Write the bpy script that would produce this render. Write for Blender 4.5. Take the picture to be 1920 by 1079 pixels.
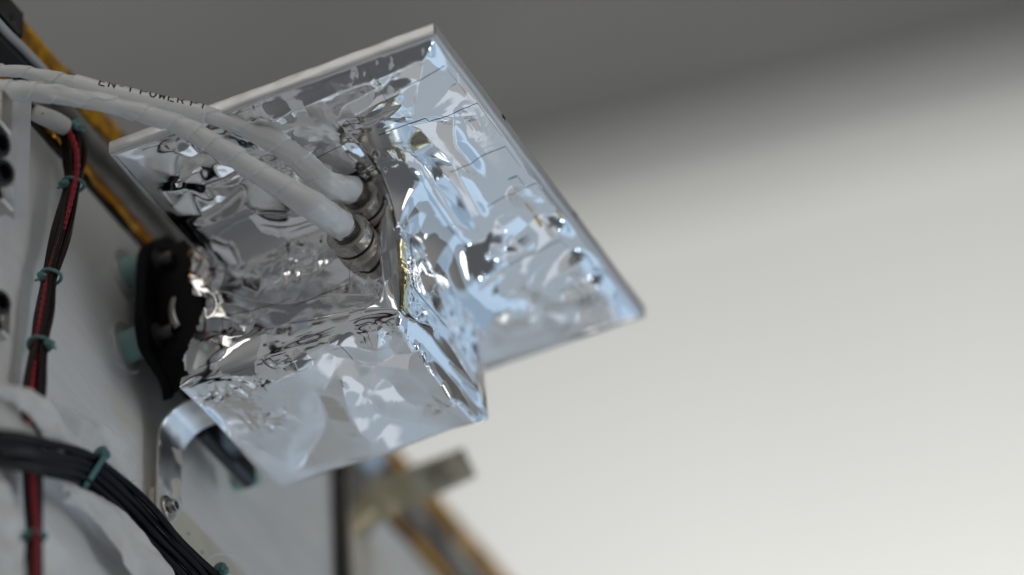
import bpy, math, random
import numpy as np
from mathutils import Vector, Matrix

random.seed(7)
for o in list(bpy.data.objects):
    bpy.data.objects.remove(o)
scene = bpy.context.scene
COL = scene.collection
rad = math.radians

# ------------------------------------------------------------------ camera
FPX = 7000.0                       # focal length in photograph pixels (1920 wide)
PITCH, ROLL = rad(20), rad(-13.4)
CAM = np.array([0.0, 0.0, 1.30])
_F = np.array([0, math.cos(PITCH), math.sin(PITCH)])
_R0 = np.array([1.0, 0, 0]); _U0 = np.array([0, -math.sin(PITCH), math.cos(PITCH)])
CR = math.cos(ROLL) * _R0 + math.sin(ROLL) * _U0
CU = -math.sin(ROLL) * _R0 + math.cos(ROLL) * _U0
CF = _F

def W(p):
    """view frame in mm (x right, y down, z away) -> world metres"""
    p = np.asarray(p, float) * 0.001
    return CAM + p[..., 0:1] * CR - p[..., 1:2] * CU + p[..., 2:3] * CF

cam_d = bpy.data.cameras.new('camera')
cam = bpy.data.objects.new('camera', cam_d); COL.objects.link(cam)
cam.matrix_world = Matrix(((CR[0], CU[0], -CF[0], CAM[0]), (CR[1], CU[1], -CF[1], CAM[1]), (CR[2], CU[2], -CF[2], CAM[2]), (0, 0, 0, 1)))
cam_d.sensor_width = 36; cam_d.lens = FPX / 1920 * 36
cam_d.clip_start = 0.02; cam_d.clip_end = 60
cam_d.dof.use_dof = True; cam_d.dof.focus_distance = 0.992; cam_d.dof.aperture_fstop = 3.9
cam_d.dof.aperture_blades = 0
scene.camera = cam

# ------------------------------------------------------------------ world, lamps, exposure
world = bpy.data.worlds.new('World'); scene.world = world; world.use_nodes = True
# the hall round the antenna: pale walls at eye level all round, a dim ceiling above, a mid-grey floor below
wn = world.node_tree; bg = wn.nodes['Background']; bg.inputs[1].default_value = 1.0
_tc = wn.nodes.new('ShaderNodeTexCoord'); _sx = wn.nodes.new('ShaderNodeSeparateXYZ'); _mr = wn.nodes.new('ShaderNodeMapRange'); _cr = wn.nodes.new('ShaderNodeValToRGB')
_mr.inputs['From Min'].default_value = -1; _mr.inputs['From Max'].default_value = 1
wn.links.new(_tc.outputs['Generated'], _sx.inputs[0]); wn.links.new(_sx.outputs['Z'], _mr.inputs['Value']); wn.links.new(_mr.outputs[0], _cr.inputs[0]); wn.links.new(_cr.outputs[0], bg.inputs[0])
_e = _cr.color_ramp; _e.interpolation = 'B_SPLINE'
_e.elements[0].position = 0.0; _e.elements[0].color = (0.11, 0.118, 0.125, 1); _e.elements[1].position = 1.0; _e.elements[1].color = (0.04, 0.04, 0.04, 1)
for _p, _c in ((0.30, (0.11, 0.115, 0.12)), (0.50, (0.30, 0.298, 0.29)), (0.62, (0.26, 0.257, 0.25)), (0.74, (0.055, 0.055, 0.054))):
    _k = _e.elements.new(_p); _k.color = (*_c, 1)

def lamp(name, pos_view, aim_view, size, power, color, size_y=None, spread=180):
    """area lamp placed in the view frame (metres), aimed at a view-frame point"""
    d = bpy.data.lights.new(name, 'AREA'); d.energy = power; d.color = color
    d.shape = 'RECTANGLE' if size_y else 'DISK'; d.size = size
    if size_y: d.size_y = size_y
    d.spread = rad(spread)
    o = bpy.data.objects.new(name, d); COL.objects.link(o)
    p = Vector(W(np.array(pos_view) * 1000.)); t = Vector(W(np.array(aim_view) * 1000.))
    o.location = p; o.rotation_euler = (t - p).to_track_quat('-Z', 'Y').to_euler()
    return o
AIM = (-0.05, 0.0, 1.0)
COOL, NEUT, WARM = (0.70, 0.85, 1.0), (1.0, 0.97, 0.93), (1.0, 0.90, 0.78)
def pool(name, pos, steps, color):                       # soft-edged pool of light: stacked discs, brightest in the middle
    p = np.array(pos); d = np.array(AIM) - p; d /= np.linalg.norm(d)
    for k, (size, radiance) in enumerate(steps): lamp(name, p + d * 0.02 * k, AIM, size, radiance * math.pi * math.pi * size * size / 4, color)
def light_panel(name, pos, w, h, radiance, color): lamp(name, pos, AIM, w, radiance * math.pi * w * h, color, h)
pool('floor_bounce_fill', (0.3, 1.9, 1.6), ((4.4, .03), (3.4, .03)), (0.80, 0.90, 1.0))  # added discs standing in for light bounced off an unseen floor
for _x, _r, _c in ((-1.50, 0.26, (1.0, 0.96, 0.91)), (-0.44, 0.36, (0.98, 0.98, 1.0)), (0.62, 0.44, (0.70, 0.85, 1.0)), (1.62, 0.56, (0.46, 0.71, 1.0))):
    light_panel('low_fill_panel', (_x, 1.6 - 0.25 * abs(_x), 1.45), 0.76 if _x < 0 else 0.95, 2.8, _r * 0.88, _c)  # fill panels added below; the gaps mirror as dark ripples in the foil
light_panel('side_fill', (1.5, 0.2, 0.7), 0.5, 0.8, 3.8, (0.92, 0.96, 1.0))  # added fill from the right to lift the panel
light_panel('side_fill', (1.35, 0.75, 1.2), 1.1, 0.9, 0.36, (0.62, 0.81, 1.0))  # added cool fill for the foil beside the box
lamp('spot_lamp_cool', (0.75, 1.1, 0.7), AIM, 0.07, 0.55, (0.75, 0.88, 1.0))
pool('overhead_light', (-0.85, -1.15, 1.0), ((1.9, .12), (1.3, .2)), (1.0, 0.97, 0.92))  # soft discs added overhead for the foil and rim to mirror
light_panel('overhead_light', (-0.62, -1.12, 1.05), 0.5, 0.8, 1.3, (1.0, 0.97, 0.90))
light_panel('overhead_light', (0.25, -1.3, 0.6), 0.22, 1.2, 2.6, NEUT)  # neutral strip added overhead for the foil to mirror
light_panel('overhead_light', (-0.65, -0.8, 0.2), 0.5, 0.35, 2.6, NEUT)
lamp('wall_fill', (0.66, 1.25, 2.8), (0.35, 0.24, 4.6), 1.0, 70, (1.0, 0.998, 0.985), 0.6)  # unseen light added to whiten the wall

vs = scene.view_settings
vs.view_transform = 'Standard'; vs.look = 'None'; vs.exposure = -0.30; vs.gamma = 1.0; vs.use_curve_mapping = False
scene.cycles.use_denoising = True
scene.cycles.sample_clamp_indirect = 6
scene.cycles.max_bounces = 10; scene.cycles.glossy_bounces = 8
scene.cycles.blur_glossy = 0.3

# ------------------------------------------------------------------ frames
# antenna frame in mm: a along the plate's upper edge (also the panel's normal), b along its long edge, c out of its back
R = np.array([[0.90138237, 0.42983901, 0.05242374], [-0.30760116, 0.5503824, 0.77618345], [-0.30478082, 0.71576368, -0.62832397]])
T = np.array([-107.73016285, -38.86903893, 1000.0])
def LV(p): return np.asarray(p, float) @ R.T + T          # antenna frame -> view frame
def L(p): return W(LV(p))
def PX(px, py, depth):                                     # pixel + depth in mm -> view frame
    return np.array([(px - 960) / FPX * depth, (py - 539.5) / FPX * depth, depth])
_O = -R.T @ T
def hit(px, py, axis, val):                                # pixel on the antenna-frame plane axis = val
    d = R.T @ np.array([(px - 960) / FPX, (py - 539.5) / FPX, 1.0])
    return _O + (val - _O[axis]) / d[axis] * d
def on_panel(px, py, h=0.0): return hit(px, py, 0, AP + h)
AP = -24.0                                                 # the panel's face: a = AP
S1, S2 = 97.0, 134.6                                       # antenna plate
CP = 4.0                                                   # the plate's foil lies at c = CP, its far face at c = 0
A0, A1, B0, B1, CL = -5.9, 60.6, 48.7, 102.6, 48.0         # antenna box

# ------------------------------------------------------------------ noise (numpy)
def vnoise(x, y, seed):
    rng = np.random.RandomState(seed); g = rng.rand(256, 256) * 2 - 1
    xi = np.floor(x).astype(int); yi = np.floor(y).astype(int)
    fx = x - xi; fy = y - yi
    fx = fx * fx * fx * (fx * (fx * 6 - 15) + 10); fy = fy * fy * fy * (fy * (fy * 6 - 15) + 10)
    G = lambda i, j: g[i % 256, j % 256]
    return (G(xi, yi) * (1 - fx) + G(xi + 1, yi) * fx) * (1 - fy) + (G(xi, yi + 1) * (1 - fx) + G(xi + 1, yi + 1) * fx) * fy
def fbm(x, y, seed, oct=3, gain=0.5):
    s = 0; a = 1.0
    for k in range(oct):
        s = s + a * vnoise(x * 2 ** k + 17.3 * k, y * 2 ** k + 9.1 * k, seed + k); a *= gain
    return s
def smooth(x, a, b):
    t = np.clip((x - a) / (b - a), 0, 1); return t * t * (3 - 2 * t)

# ------------------------------------------------------------------ materials
def mat(name, color, rough=0.5, metal=0.0, spec=0.5, var=0.0, var_scale=60, bump=0.0, bump_scale=400, rough_var=0.0, color2=None, aniso=None, coat=0.0, detail=4):
    m = bpy.data.materials.new(name); m.use_nodes = True
    nt = m.node_tree; bs = nt.nodes['Principled BSDF']
    bs.inputs['Base Color'].default_value = (*color, 1); bs.inputs['Roughness'].default_value = rough
    bs.inputs['Metallic'].default_value = metal; bs.inputs['Specular IOR Level'].default_value = spec
    if coat: bs.inputs['Coat Weight'].default_value = coat; bs.inputs['Coat Roughness'].default_value = 0.12
    tc = nt.nodes.new('ShaderNodeTexCoord'); src = tc.outputs['Object']
    if aniso:
        mp = nt.nodes.new('ShaderNodeMapping'); mp.inputs['Scale'].default_value = aniso[1]; mp.inputs['Rotation'].default_value = aniso[0]
        nt.links.new(src, mp.inputs['Vector']); src = mp.outputs['Vector']
    def noise(scale):
        n = nt.nodes.new('ShaderNodeTexNoise'); n.inputs['Scale'].default_value = scale; n.inputs['Detail'].default_value = detail
        nt.links.new(src, n.inputs['Vector']); return n.outputs['Fac']
    if var or color2:
        r = nt.nodes.new('ShaderNodeValToRGB'); c2 = color2 or tuple(c * (1 - var) for c in color)
        r.color_ramp.elements[0].position = 0.38; r.color_ramp.elements[1].position = 0.62
        r.color_ramp.elements[0].color = (*c2, 1); r.color_ramp.elements[1].color = (*color, 1)
        nt.links.new(noise(var_scale), r.inputs['Fac']); nt.links.new(r.outputs['Color'], bs.inputs['Base Color'])
    if rough_var:
        mr = nt.nodes.new('ShaderNodeMapRange'); mr.inputs['From Min'].default_value = 0.35; mr.inputs['From Max'].default_value = 0.65
        mr.inputs['To Min'].default_value = max(0.02, rough - rough_var); mr.inputs['To Max'].default_value = rough + rough_var
        nt.links.new(noise(var_scale * 1.7), mr.inputs['Value']); nt.links.new(mr.outputs['Result'], bs.inputs['Roughness'])
    if bump:
        b = nt.nodes.new('ShaderNodeBump'); b.inputs['Strength'].default_value = 1.0; b.inputs['Distance'].default_value = bump * 0.001
        nt.links.new(noise(bump_scale), b.inputs['Height']); nt.links.new(b.outputs['Normal'], bs.inputs['Normal'])
    return m
M = {}
M['foil'] = mat('silver_foil', (0.90, 0.905, 0.915), 0.055, 1.0, rough_var=0.03, var_scale=40, bump=0.0012, bump_scale=900)
M['foil_tape'] = mat('foil_tape', (0.90, 0.90, 0.90), 0.09, 1.0, rough_var=0.04, var_scale=60, bump=0.0015, bump_scale=900)
M['gold_tape'] = mat('gold_tape', (0.80, 0.68, 0.40), 0.12, 1.0, bump=0.02, bump_scale=500)
M['gold_glint'] = mat('gold_glint', (0.80, 0.60, 0.16), 0.3, 0.6)  # colour of the glints painted onto the foil
M['rim'] = mat('white_edge_tape', (0.74, 0.74, 0.74), 0.24, 0.35, 0.6, var=0.08, bump=0.06, bump_scale=180)
M['white_tag'] = mat('white_tag', (0.90, 0.92, 0.93), 0.35, 0.7)
M['black'] = mat('black_anodised', (0.006, 0.006, 0.007), 0.45, 0.0, 0.1, rough_var=0.1, bump=0.008, bump_scale=1500)
M['black_gloss'] = mat('black_gloss', (0.008, 0.010, 0.014), 0.12, 0.0, 0.6, rough_var=0.05)
M['teal'] = mat('teal_plastic', (0.30, 0.50, 0.46), 0.38, 0.0, 0.4, var=0.1)
M['teal_tie'] = mat('teal_tie', (0.08, 0.21, 0.20), 0.45, 0.0, 0.4, var=0.25, var_scale=300, bump=0.05, bump_scale=900)
M['teal_cord'] = mat('teal_cord', (0.16, 0.34, 0.33), 0.6, 0.0, 0.3, var=0.25, var_scale=400, bump=0.08, bump_scale=1500)
def panel_material():
    m = mat('panel_paint', (0.74, 0.735, 0.72), 0.24, 0.0, 0.6); nt = m.node_tree; bs = nt.nodes['Principled BSDF']
    uv = nt.nodes.new('ShaderNodeUVMap'); uv.uv_map = 'bc'
    def nz(sx, sy, detail=5, rough=0.55):
        mp = nt.nodes.new('ShaderNodeMapping'); mp.inputs['Scale'].default_value = (sx, sy, 1); nt.links.new(uv.outputs[0], mp.inputs['Vector'])
        n = nt.nodes.new('ShaderNodeTexNoise'); n.inputs['Scale'].default_value = 1.0; n.inputs['Detail'].default_value = detail; n.inputs['Roughness'].default_value = rough
        n.inputs['Distortion'].default_value = 0.6; nt.links.new(mp.outputs[0], n.inputs['Vector']); return n.outputs['Fac']
    def ramp(fac, p0, c0, p1, c1):
        r = nt.nodes.new('ShaderNodeValToRGB'); r.color_ramp.elements[0].position = p0; r.color_ramp.elements[1].position = p1
        r.color_ramp.elements[0].color = c0; r.color_ramp.elements[1].color = c1; nt.links.new(fac, r.inputs['Fac']); return r.outputs['Color']
    base = ramp(nz(1.0, 4), 0.30, (0.80, 0.80, 0.785, 1), 0.65, (0.88, 0.875, 0.86, 1))
    tint = ramp(nz(1.6, 4, 3), 0.60, (1, 1, 1, 1), 0.74, (0.95, 0.91, 0.74, 1))
    mx = nt.nodes.new('ShaderNodeMix'); mx.data_type = 'RGBA'; mx.blend_type = 'MULTIPLY'; mx.inputs['Factor'].default_value = 1.0
    nt.links.new(base, mx.inputs['A']); nt.links.new(tint, mx.inputs['B']); nt.links.new(mx.outputs['Result'], bs.inputs['Base Color'])
    mr = nt.nodes.new('ShaderNodeMapRange'); mr.inputs['From Min'].default_value = 0.35; mr.inputs['From Max'].default_value = 0.65; mr.inputs['To Min'].default_value = 0.06; mr.inputs['To Max'].default_value = 0.22
    nt.links.new(nz(1.2, 5), mr.inputs['Value']); nt.links.new(mr.outputs[0], bs.inputs['Roughness'])
    b = nt.nodes.new('ShaderNodeBump'); b.inputs['Distance'].default_value = 0.0006; nt.links.new(nz(1.6, 4, 3), b.inputs['Height']); nt.links.new(b.outputs[0], bs.inputs['Normal'])
    return m
M['panel'] = panel_material()
M['kapton'] = mat('amber_tape', (1.0, 0.50, 0.012), 0.32, 0.3, 0.3, color2=(0.30, 0.13, 0.012), var_scale=150, bump=0.22, bump_scale=160)
M['kapton_gloss'] = mat('glossy_amber_tape', (0.80, 0.36, 0.02), 0.16, 0.9, color2=(0.35, 0.14, 0.015), var_scale=70, bump=0.15, bump_scale=120)
M['dark_tape'] = mat('dark_tape', (0.10, 0.085, 0.07), 0.25, 0.8, var=0.4, var_scale=80, bump=0.12, bump_scale=90)
M['silver_tape'] = mat('silver_tape', (0.50, 0.49, 0.49), 0.20, 1.0, var=0.25, var_scale=60, bump=0.16, bump_scale=90)
M['black_line'] = mat('black_seal', (0.012, 0.011, 0.010), 0.5)
M['ptfe'] = mat('white_cable_wrap', (0.76, 0.77, 0.765), 0.34, 0.0, 0.5, var=0.05, var_scale=120, bump=0.04, bump_scale=350)
M['sleeve'] = mat('white_label_sleeve', (0.80, 0.80, 0.79), 0.30, 0.0, 0.5, bump=0.01, bump_scale=500)
M['ink'] = mat('black_ink', (0.015, 0.015, 0.016), 0.5)
M['nickel'] = mat('nickel', (0.54, 0.505, 0.455), 0.30, 1.0, rough_var=0.06, var_scale=300, bump=0.02, bump_scale=2200)
M['dark_metal'] = mat('dark_metal', (0.20, 0.19, 0.18), 0.3, 1.0)
M['nickel_dark'] = mat('dark_steel', (0.28, 0.26, 0.24), 0.3, 1.0, var=0.2, var_scale=300)
M['steel'] = mat('steel', (0.55, 0.53, 0.50), 0.22, 1.0, var=0.2, var_scale=300)
M['brown'] = mat('brown_wire', (0.020, 0.011, 0.009), 0.33, 0.0, 0.2)
M['red'] = mat('red_wire', (0.36, 0.010, 0.022), 0.35, 0.0, 0.5)
M['cable'] = mat('black_cable', (0.003, 0.003, 0.004), 0.13, 0.0, 0.12, rough_var=0.08, var_scale=150, bump=0.02, bump_scale=1200)
M['cloth'] = mat('white_cloth', (0.80, 0.79, 0.76), 0.75, 0.0, 0.25, var=0.12, var_scale=90, bump=0.10, bump_scale=600)
M['cream'] = mat('cream_paint', (0.66, 0.61, 0.52), 0.35, 0.0, 0.5, var=0.08, var_scale=120)
M['olive'] = mat('olive_tape', (0.80, 0.72, 0.50), 0.25, 0.45, 0.5, var=0.2, var_scale=60)
M['tan_foil'] = mat('tan_foil', (0.62, 0.58, 0.46), 0.28, 0.9, var=0.15, var_scale=60)
M['white_paint'] = mat('white_paint', (0.62, 0.64, 0.66), 0.4, 0.0, 0.5, var=0.06, var_scale=80, bump=0.02, bump_scale=600)
M['grey_metal'] = mat('grey_metal', (0.10, 0.10, 0.098), 0.4, 0.7, var=0.25, var_scale=150, bump=0.03, bump_scale=500)
M['alu'] = mat('machined_aluminium', (0.60, 0.57, 0.53), 0.3, 1.0, aniso=((0, 0, 0.4), (1, 30, 1)), bump=0.01, bump_scale=300)
M['wall'] = mat('white_wall', (0.80, 0.80, 0.77), 0.8, 0.0, 0.2, var=0.03, var_scale=2)
M['ceiling'] = mat('grey_ceiling', (0.105, 0.104, 0.10), 0.8, 0.0, 0.2, var=0.25, var_scale=1.2)
M['fade_band'] = mat('grey_fade_band', (0.50, 0.50, 0.485), 0.8, 0.0, 0.2, var=0.05, var_scale=3)  # mid-grey painted in for the soft fade from wall to ceiling
M['thread'] = mat('clear_thread', (0.75, 0.77, 0.78), 0.2, 0.0, 0.6)

# ------------------------------------------------------------------ object helpers
def thing(name, label, cat, loc, group=None):
    o = bpy.data.objects.new(name, None); COL.objects.link(o)
    o.empty_display_size = 0.01
    o.location = Vector(loc); o['label'] = label; o['category'] = cat
    if group: o['group'] = group
    return o
def root_loc(o):
    while o.parent: o = o.parent
    return np.array(o.location)
def mesh(name, verts, faces, material, parent=None, smooth_sh=True, subsurf=0, loc=None, sharp=None):
    """verts in world metres; becomes one mesh object"""
    verts = np.asarray(verts, float).reshape(-1, 3)
    base = root_loc(parent) if parent else (np.array(loc) if loc is not None else verts.mean(0))
    me = bpy.data.meshes.new(name)
    me.from_pydata((verts - base).tolist(), [], faces if isinstance(faces, list) else faces.tolist())
    me.materials.append(M[material] if isinstance(material, str) else material)
    if smooth_sh:
        me.polygons.foreach_set('use_smooth', [True] * len(me.polygons))
        if sharp: me.set_sharp_from_angle(angle=rad(sharp))
    me.update()
    o = bpy.data.objects.new(name, me); COL.objects.link(o)
    if parent: o.parent = parent
    else: o.location = Vector(base)
    if subsurf:
        md = o.modifiers.new('subsurf', 'SUBSURF'); md.levels = subsurf; md.render_levels = subsurf
        md.boundary_smooth = 'PRESERVE_CORNERS'
    return o
def tag(o, label, cat, group=None):
    o['label'] = label; o['category'] = cat
    if group: o['group'] = group
    return o
def struct(o): o['kind'] = 'structure'; return o
def grid_faces(nu, nv, off=0, wrap_v=False, flip=False):
    i = np.arange(nu - 1)[:, None]; j = np.arange(nv if wrap_v else nv - 1)[None, :]
    j2 = (j + 1) % nv
    f = np.stack([i * nv + j, (i + 1) * nv + j, (i + 1) * nv + j2, i * nv + j2], -1).reshape(-1, 4) + off
    return f[:, ::-1] if flip else f
def spline(pts, n):
    """Catmull-Rom through control points (any dimension), n samples, roughly even"""
    p = np.asarray(pts, float); p = np.vstack([2 * p[0] - p[1], p, 2 * p[-1] - p[-2]])
    out = []
    m = 24
    for k in range(1, len(p) - 2):
        t = np.linspace(0, 1, m, endpoint=False)[:, None]
        out.append(0.5 * ((2 * p[k]) + (-p[k - 1] + p[k + 1]) * t + (2 * p[k - 1] - 5 * p[k] + 4 * p[k + 1] - p[k + 2]) * t ** 2 + (-p[k - 1] + 3 * p[k] - 3 * p[k + 1] + p[k + 2]) * t ** 3))
    out = np.vstack(out + [p[-2:-1]])
    d = np.concatenate([[0], np.cumsum(np.linalg.norm(np.diff(out[:, :3], axis=0), axis=1))])
    s = np.linspace(0, d[-1], n)
    return np.stack([np.interp(s, d, out[:, c]) for c in range(out.shape[1])], 1), s
def frames(c, ref=None):
    t = np.gradient(c, axis=0); t /= np.linalg.norm(t, axis=1)[:, None] + 1e-12
    u = np.zeros_like(c); r = np.array(ref if ref is not None else [0, -1.0, 0.2])
    u[0] = r - t[0] * (r @ t[0]); u[0] /= np.linalg.norm(u[0])
    for k in range(1, len(c)):
        u[k] = u[k - 1] - t[k] * (u[k - 1] @ t[k]); u[k] /= np.linalg.norm(u[k])
    return t, u, np.cross(t, u)
def tube_verts(c, rfun, nseg=16, ref=None, caps=True):
    """c: centreline (view or any frame, mm); rfun: scalar, (n,) or (n,nseg) radius"""
    t, u, v = frames(c, ref); th = np.linspace(0, 2 * np.pi, nseg, endpoint=False)
    r = np.asarray(rfun, float)
    if r.ndim == 0: r = np.full((len(c), nseg), float(r))
    elif r.ndim == 1: r = np.repeat(r[:, None], nseg, 1)
    V = c[:, None, :] + r[..., None] * (np.cos(th)[None, :, None] * u[:, None, :] + np.sin(th)[None, :, None] * v[:, None, :])
    V = V.reshape(-1, 3); F = grid_faces(len(c), nseg, wrap_v=True).tolist()
    if caps:
        n0 = len(V); V = np.vstack([V, c[0], c[-1]]); b = (len(c) - 1) * nseg
        for k in range(nseg):
            F.append([n0, k, (k + 1) % nseg]); F.append([n0 + 1, b + (k + 1) % nseg, b + k])
    return V, F
def lathe(profile, axis_o, axis_d, nseg=48, mod=None, toworld=None, ref=None):
    """profile: list of (h, r) along the axis in mm; closed at both ends"""
    d = np.asarray(axis_d, float); d /= np.linalg.norm(d)
    r0 = np.array(ref if ref is not None else ([0, 0, 1.0] if abs(d[2]) < 0.8 else [1.0, 0, 0])); u = r0 - d * (r0 @ d); u /= np.linalg.norm(u); v = np.cross(d, u)
    th = np.linspace(0, 2 * np.pi, nseg, endpoint=False); V = []
    for k, (h, r) in enumerate(profile):
        rr = r * np.ones(nseg) if mod is None else mod(k, h, r, th)
        V.append(np.asarray(axis_o) + d * h + rr[:, None] * (np.cos(th)[:, None] * u + np.sin(th)[:, None] * v))
    V = np.vstack(V); F = grid_faces(len(profile), nseg, wrap_v=True, flip=True).tolist()
    n0 = len(V); V = np.vstack([V, np.asarray(axis_o) + d * profile[0][0], np.asarray(axis_o) + d * profile[-1][0]]); b = (len(profile) - 1) * nseg
    for k in range(nseg):
        F.append([n0, (k + 1) % nseg, k]); F.append([n0 + 1, b + k, b + (k + 1) % nseg])
    return (toworld(V) if toworld else V), F
def hexa(lo, hi, bev=0.4):
    """chamfered box in a local frame, mm (lo, hi corners)"""
    lo = np.array(lo, float); hi = np.array(hi, float); bev = min(bev, 0.45 * (hi - lo).min())
    V = []; idx = {}
    for sx in (0, 1):
        for sy in (0, 1):
            for sz in (0, 1):
                s = np.array([sx, sy, sz]); c = np.where(s, hi, lo)
                for ax in range(3):
                    q = c + np.where(s, -bev, bev); q[ax] = c[ax]
                    idx[(sx, sy, sz, ax)] = len(V); V.append(q)
    V = np.array(V); F = []; ctr = (lo + hi) / 2
    def add(f):
        p = V[f]; n = np.cross(p[1] - p[0], p[2] - p[0])
        F.append(f if n @ (p.mean(0) - ctr) > 0 else f[::-1])
    for ax in range(3):
        o1, o2 = [k for k in range(3) if k != ax]
        for s in (0, 1):
            f = []
            for p, q in ((0, 0), (1, 0), (1, 1), (0, 1)):
                k = [0, 0, 0]; k[ax] = s; k[o1] = p; k[o2] = q; f.append(idx[(*k, ax)])
            add(f)
        for p in (0, 1):
            for q in (0, 1):
                k0 = [0, 0, 0]; k1 = [0, 0, 0]; k1[ax] = 1; k0[o1] = k1[o1] = p; k0[o2] = k1[o2] = q
                add([idx[(*k0, o1)], idx[(*k1, o1)], idx[(*k1, o2)], idx[(*k0, o2)]])
    for sx in (0, 1):
        for sy in (0, 1):
            for sz in (0, 1): add([idx[(sx, sy, sz, a)] for a in range(3)])
    return V, F
def prism(outline, lo, hi, axis, bev=0.5):
    """extrude a closed 2-D outline along a local axis, with a chamfered rim; outline is in the other two axes, in order"""
    o = np.asarray(outline, float); n = len(o); ctr = o.mean(0)
    d = np.roll(o, -1, 0) - np.roll(o, 1, 0); nn = np.stack([d[:, 1], -d[:, 0]], 1); nn /= np.linalg.norm(nn, axis=1)[:, None] + 1e-9
    area = 0.5 * np.sum(o[:, 0] * np.roll(o[:, 1], -1) - np.roll(o[:, 0], -1) * o[:, 1])
    if area < 0: nn = -nn
    ins = o - nn * bev
    rings = [(ins, lo), (o, lo + bev), (o, hi - bev), (ins, hi)]; V = []
    ax2 = [k for k in range(3) if k != axis]
    for q, h in rings:
        P = np.zeros((n, 3)); P[:, axis] = h; P[:, ax2[0]] = q[:, 0]; P[:, ax2[1]] = q[:, 1]; V.append(P)
    V = np.vstack(V); flip = (area > 0) ^ (axis == 1)
    F = grid_faces(4, n, wrap_v=True, flip=flip).tolist()
    F.append(list(range(n))[::-1] if (area > 0) ^ (axis == 1) else list(range(n)))
    top = [3 * n + k for k in range(n)]; F.append(top if (area > 0) ^ (axis == 1) else top[::-1])
    return V, F
def rounded(pts, r, seg=5):
    """round the corners of a 2-D polygon"""
    p = [np.array(q, float) for q in pts]; out = []
    for k in range(len(p)):
        a, b, c = p[k - 1], p[k], p[(k + 1) % len(p)]
        u = (a - b); v = (c - b); rr = min(r, 0.45 * np.linalg.norm(u), 0.45 * np.linalg.norm(v))
        s = b + u / np.linalg.norm(u) * rr; e = b + v / np.linalg.norm(v) * rr
        for t in np.linspace(0, 1, seg): out.append((1 - t) ** 2 * s + 2 * t * (1 - t) * b + t * t * e)
    return np.array(out)
def sheet(P, thick, flip=False):
    """closed thin shell from a (nu,nv,3) grid"""
    nu, nv = P.shape[:2]
    du = np.gradient(P, axis=0); dv = np.gradient(P, axis=1); n = np.cross(du, dv); n /= np.linalg.norm(n, axis=2)[..., None] + 1e-9
    if flip: n = -n
    V = np.vstack([P.reshape(-1, 3), (P - n * thick).reshape(-1, 3)]); N = nu * nv
    F = grid_faces(nu, nv, flip=flip).tolist() + grid_faces(nu, nv, N, flip=not flip).tolist()
    ring = [k for k in range(nv)] + [i * nv + nv - 1 for i in range(1, nu)] + [(nu - 1) * nv + k for k in range(nv - 2, -1, -1)] + [i * nv for i in range(nu - 2, 0, -1)]
    for k in range(len(ring)):
        a, b = ring[k], ring[(k + 1) % len(ring)]; f = [a, b, b + N, a + N]; F.append(f if not flip else f[::-1])
    return V, F
def ribbon(left, right, n, m, fn=None):
    """(n,m,3) grid between two splined edges; fn(u,v)->offset vectors"""
    l, _ = spline(left, n); r, _ = spline(right, n); v = np.linspace(0, 1, m)[None, :, None]
    P = l[:, None, :3] * (1 - v) + r[:, None, :3] * v
    if fn is not None:
        U, Vv = np.meshgrid(np.linspace(0, 1, n), np.linspace(0, 1, m), indexing='ij'); P = P + fn(U, Vv)
    return P

# ------------------------------------------------------------------ background: white wall and dark ceiling
def room():
    YW = 4.6
    d = CF + (1460 - 960) / FPX * CR + (539.5 - 205) / FPX * CU
    ZC = CAM[2] + d[2] / d[1] * YW
    w = np.array([[-7, YW, -1.2], [7, YW, -1.2], [7, YW, ZC], [-7, YW, ZC], [-7, YW + .1, -1.2], [7, YW + .1, -1.2], [7, YW + .1, ZC], [-7, YW + .1, ZC]])
    F = [[0, 1, 2, 3], [5, 4, 7, 6], [3, 2, 6, 7], [1, 0, 4, 5], [0, 3, 7, 4], [2, 1, 5, 6]]
    struct(mesh('background_wall', w, F, 'wall', smooth_sh=False))
    k = np.array([[x, y, z] for z in (ZC - .10, ZC - .004) for y in (YW - .012, YW - .004) for x in (-7, 7)])  # added band whose grey stands in for a gradual fall of light
    struct(mesh('fade_band', k, [[0, 1, 5, 4], [3, 2, 6, 7], [0, 2, 3, 1], [4, 5, 7, 6], [0, 4, 6, 2], [1, 3, 7, 5]], 'fade_band', smooth_sh=False))
    c = np.array([[-7, 2.4, ZC + .004], [7, 2.4, ZC + .004], [7, YW + .1, ZC + .004], [-7, YW + .1, ZC + .004], [-7, 2.4, ZC + .1], [7, 2.4, ZC + .1], [7, YW + .1, ZC + .1], [-7, YW + .1, ZC + .1]])
    struct(mesh('ceiling', c, [[3, 2, 1, 0], [4, 5, 6, 7], [0, 1, 5, 4], [2, 3, 7, 6], [1, 2, 6, 5], [3, 0, 4, 7]], 'ceiling', smooth_sh=False))
room()

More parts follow.
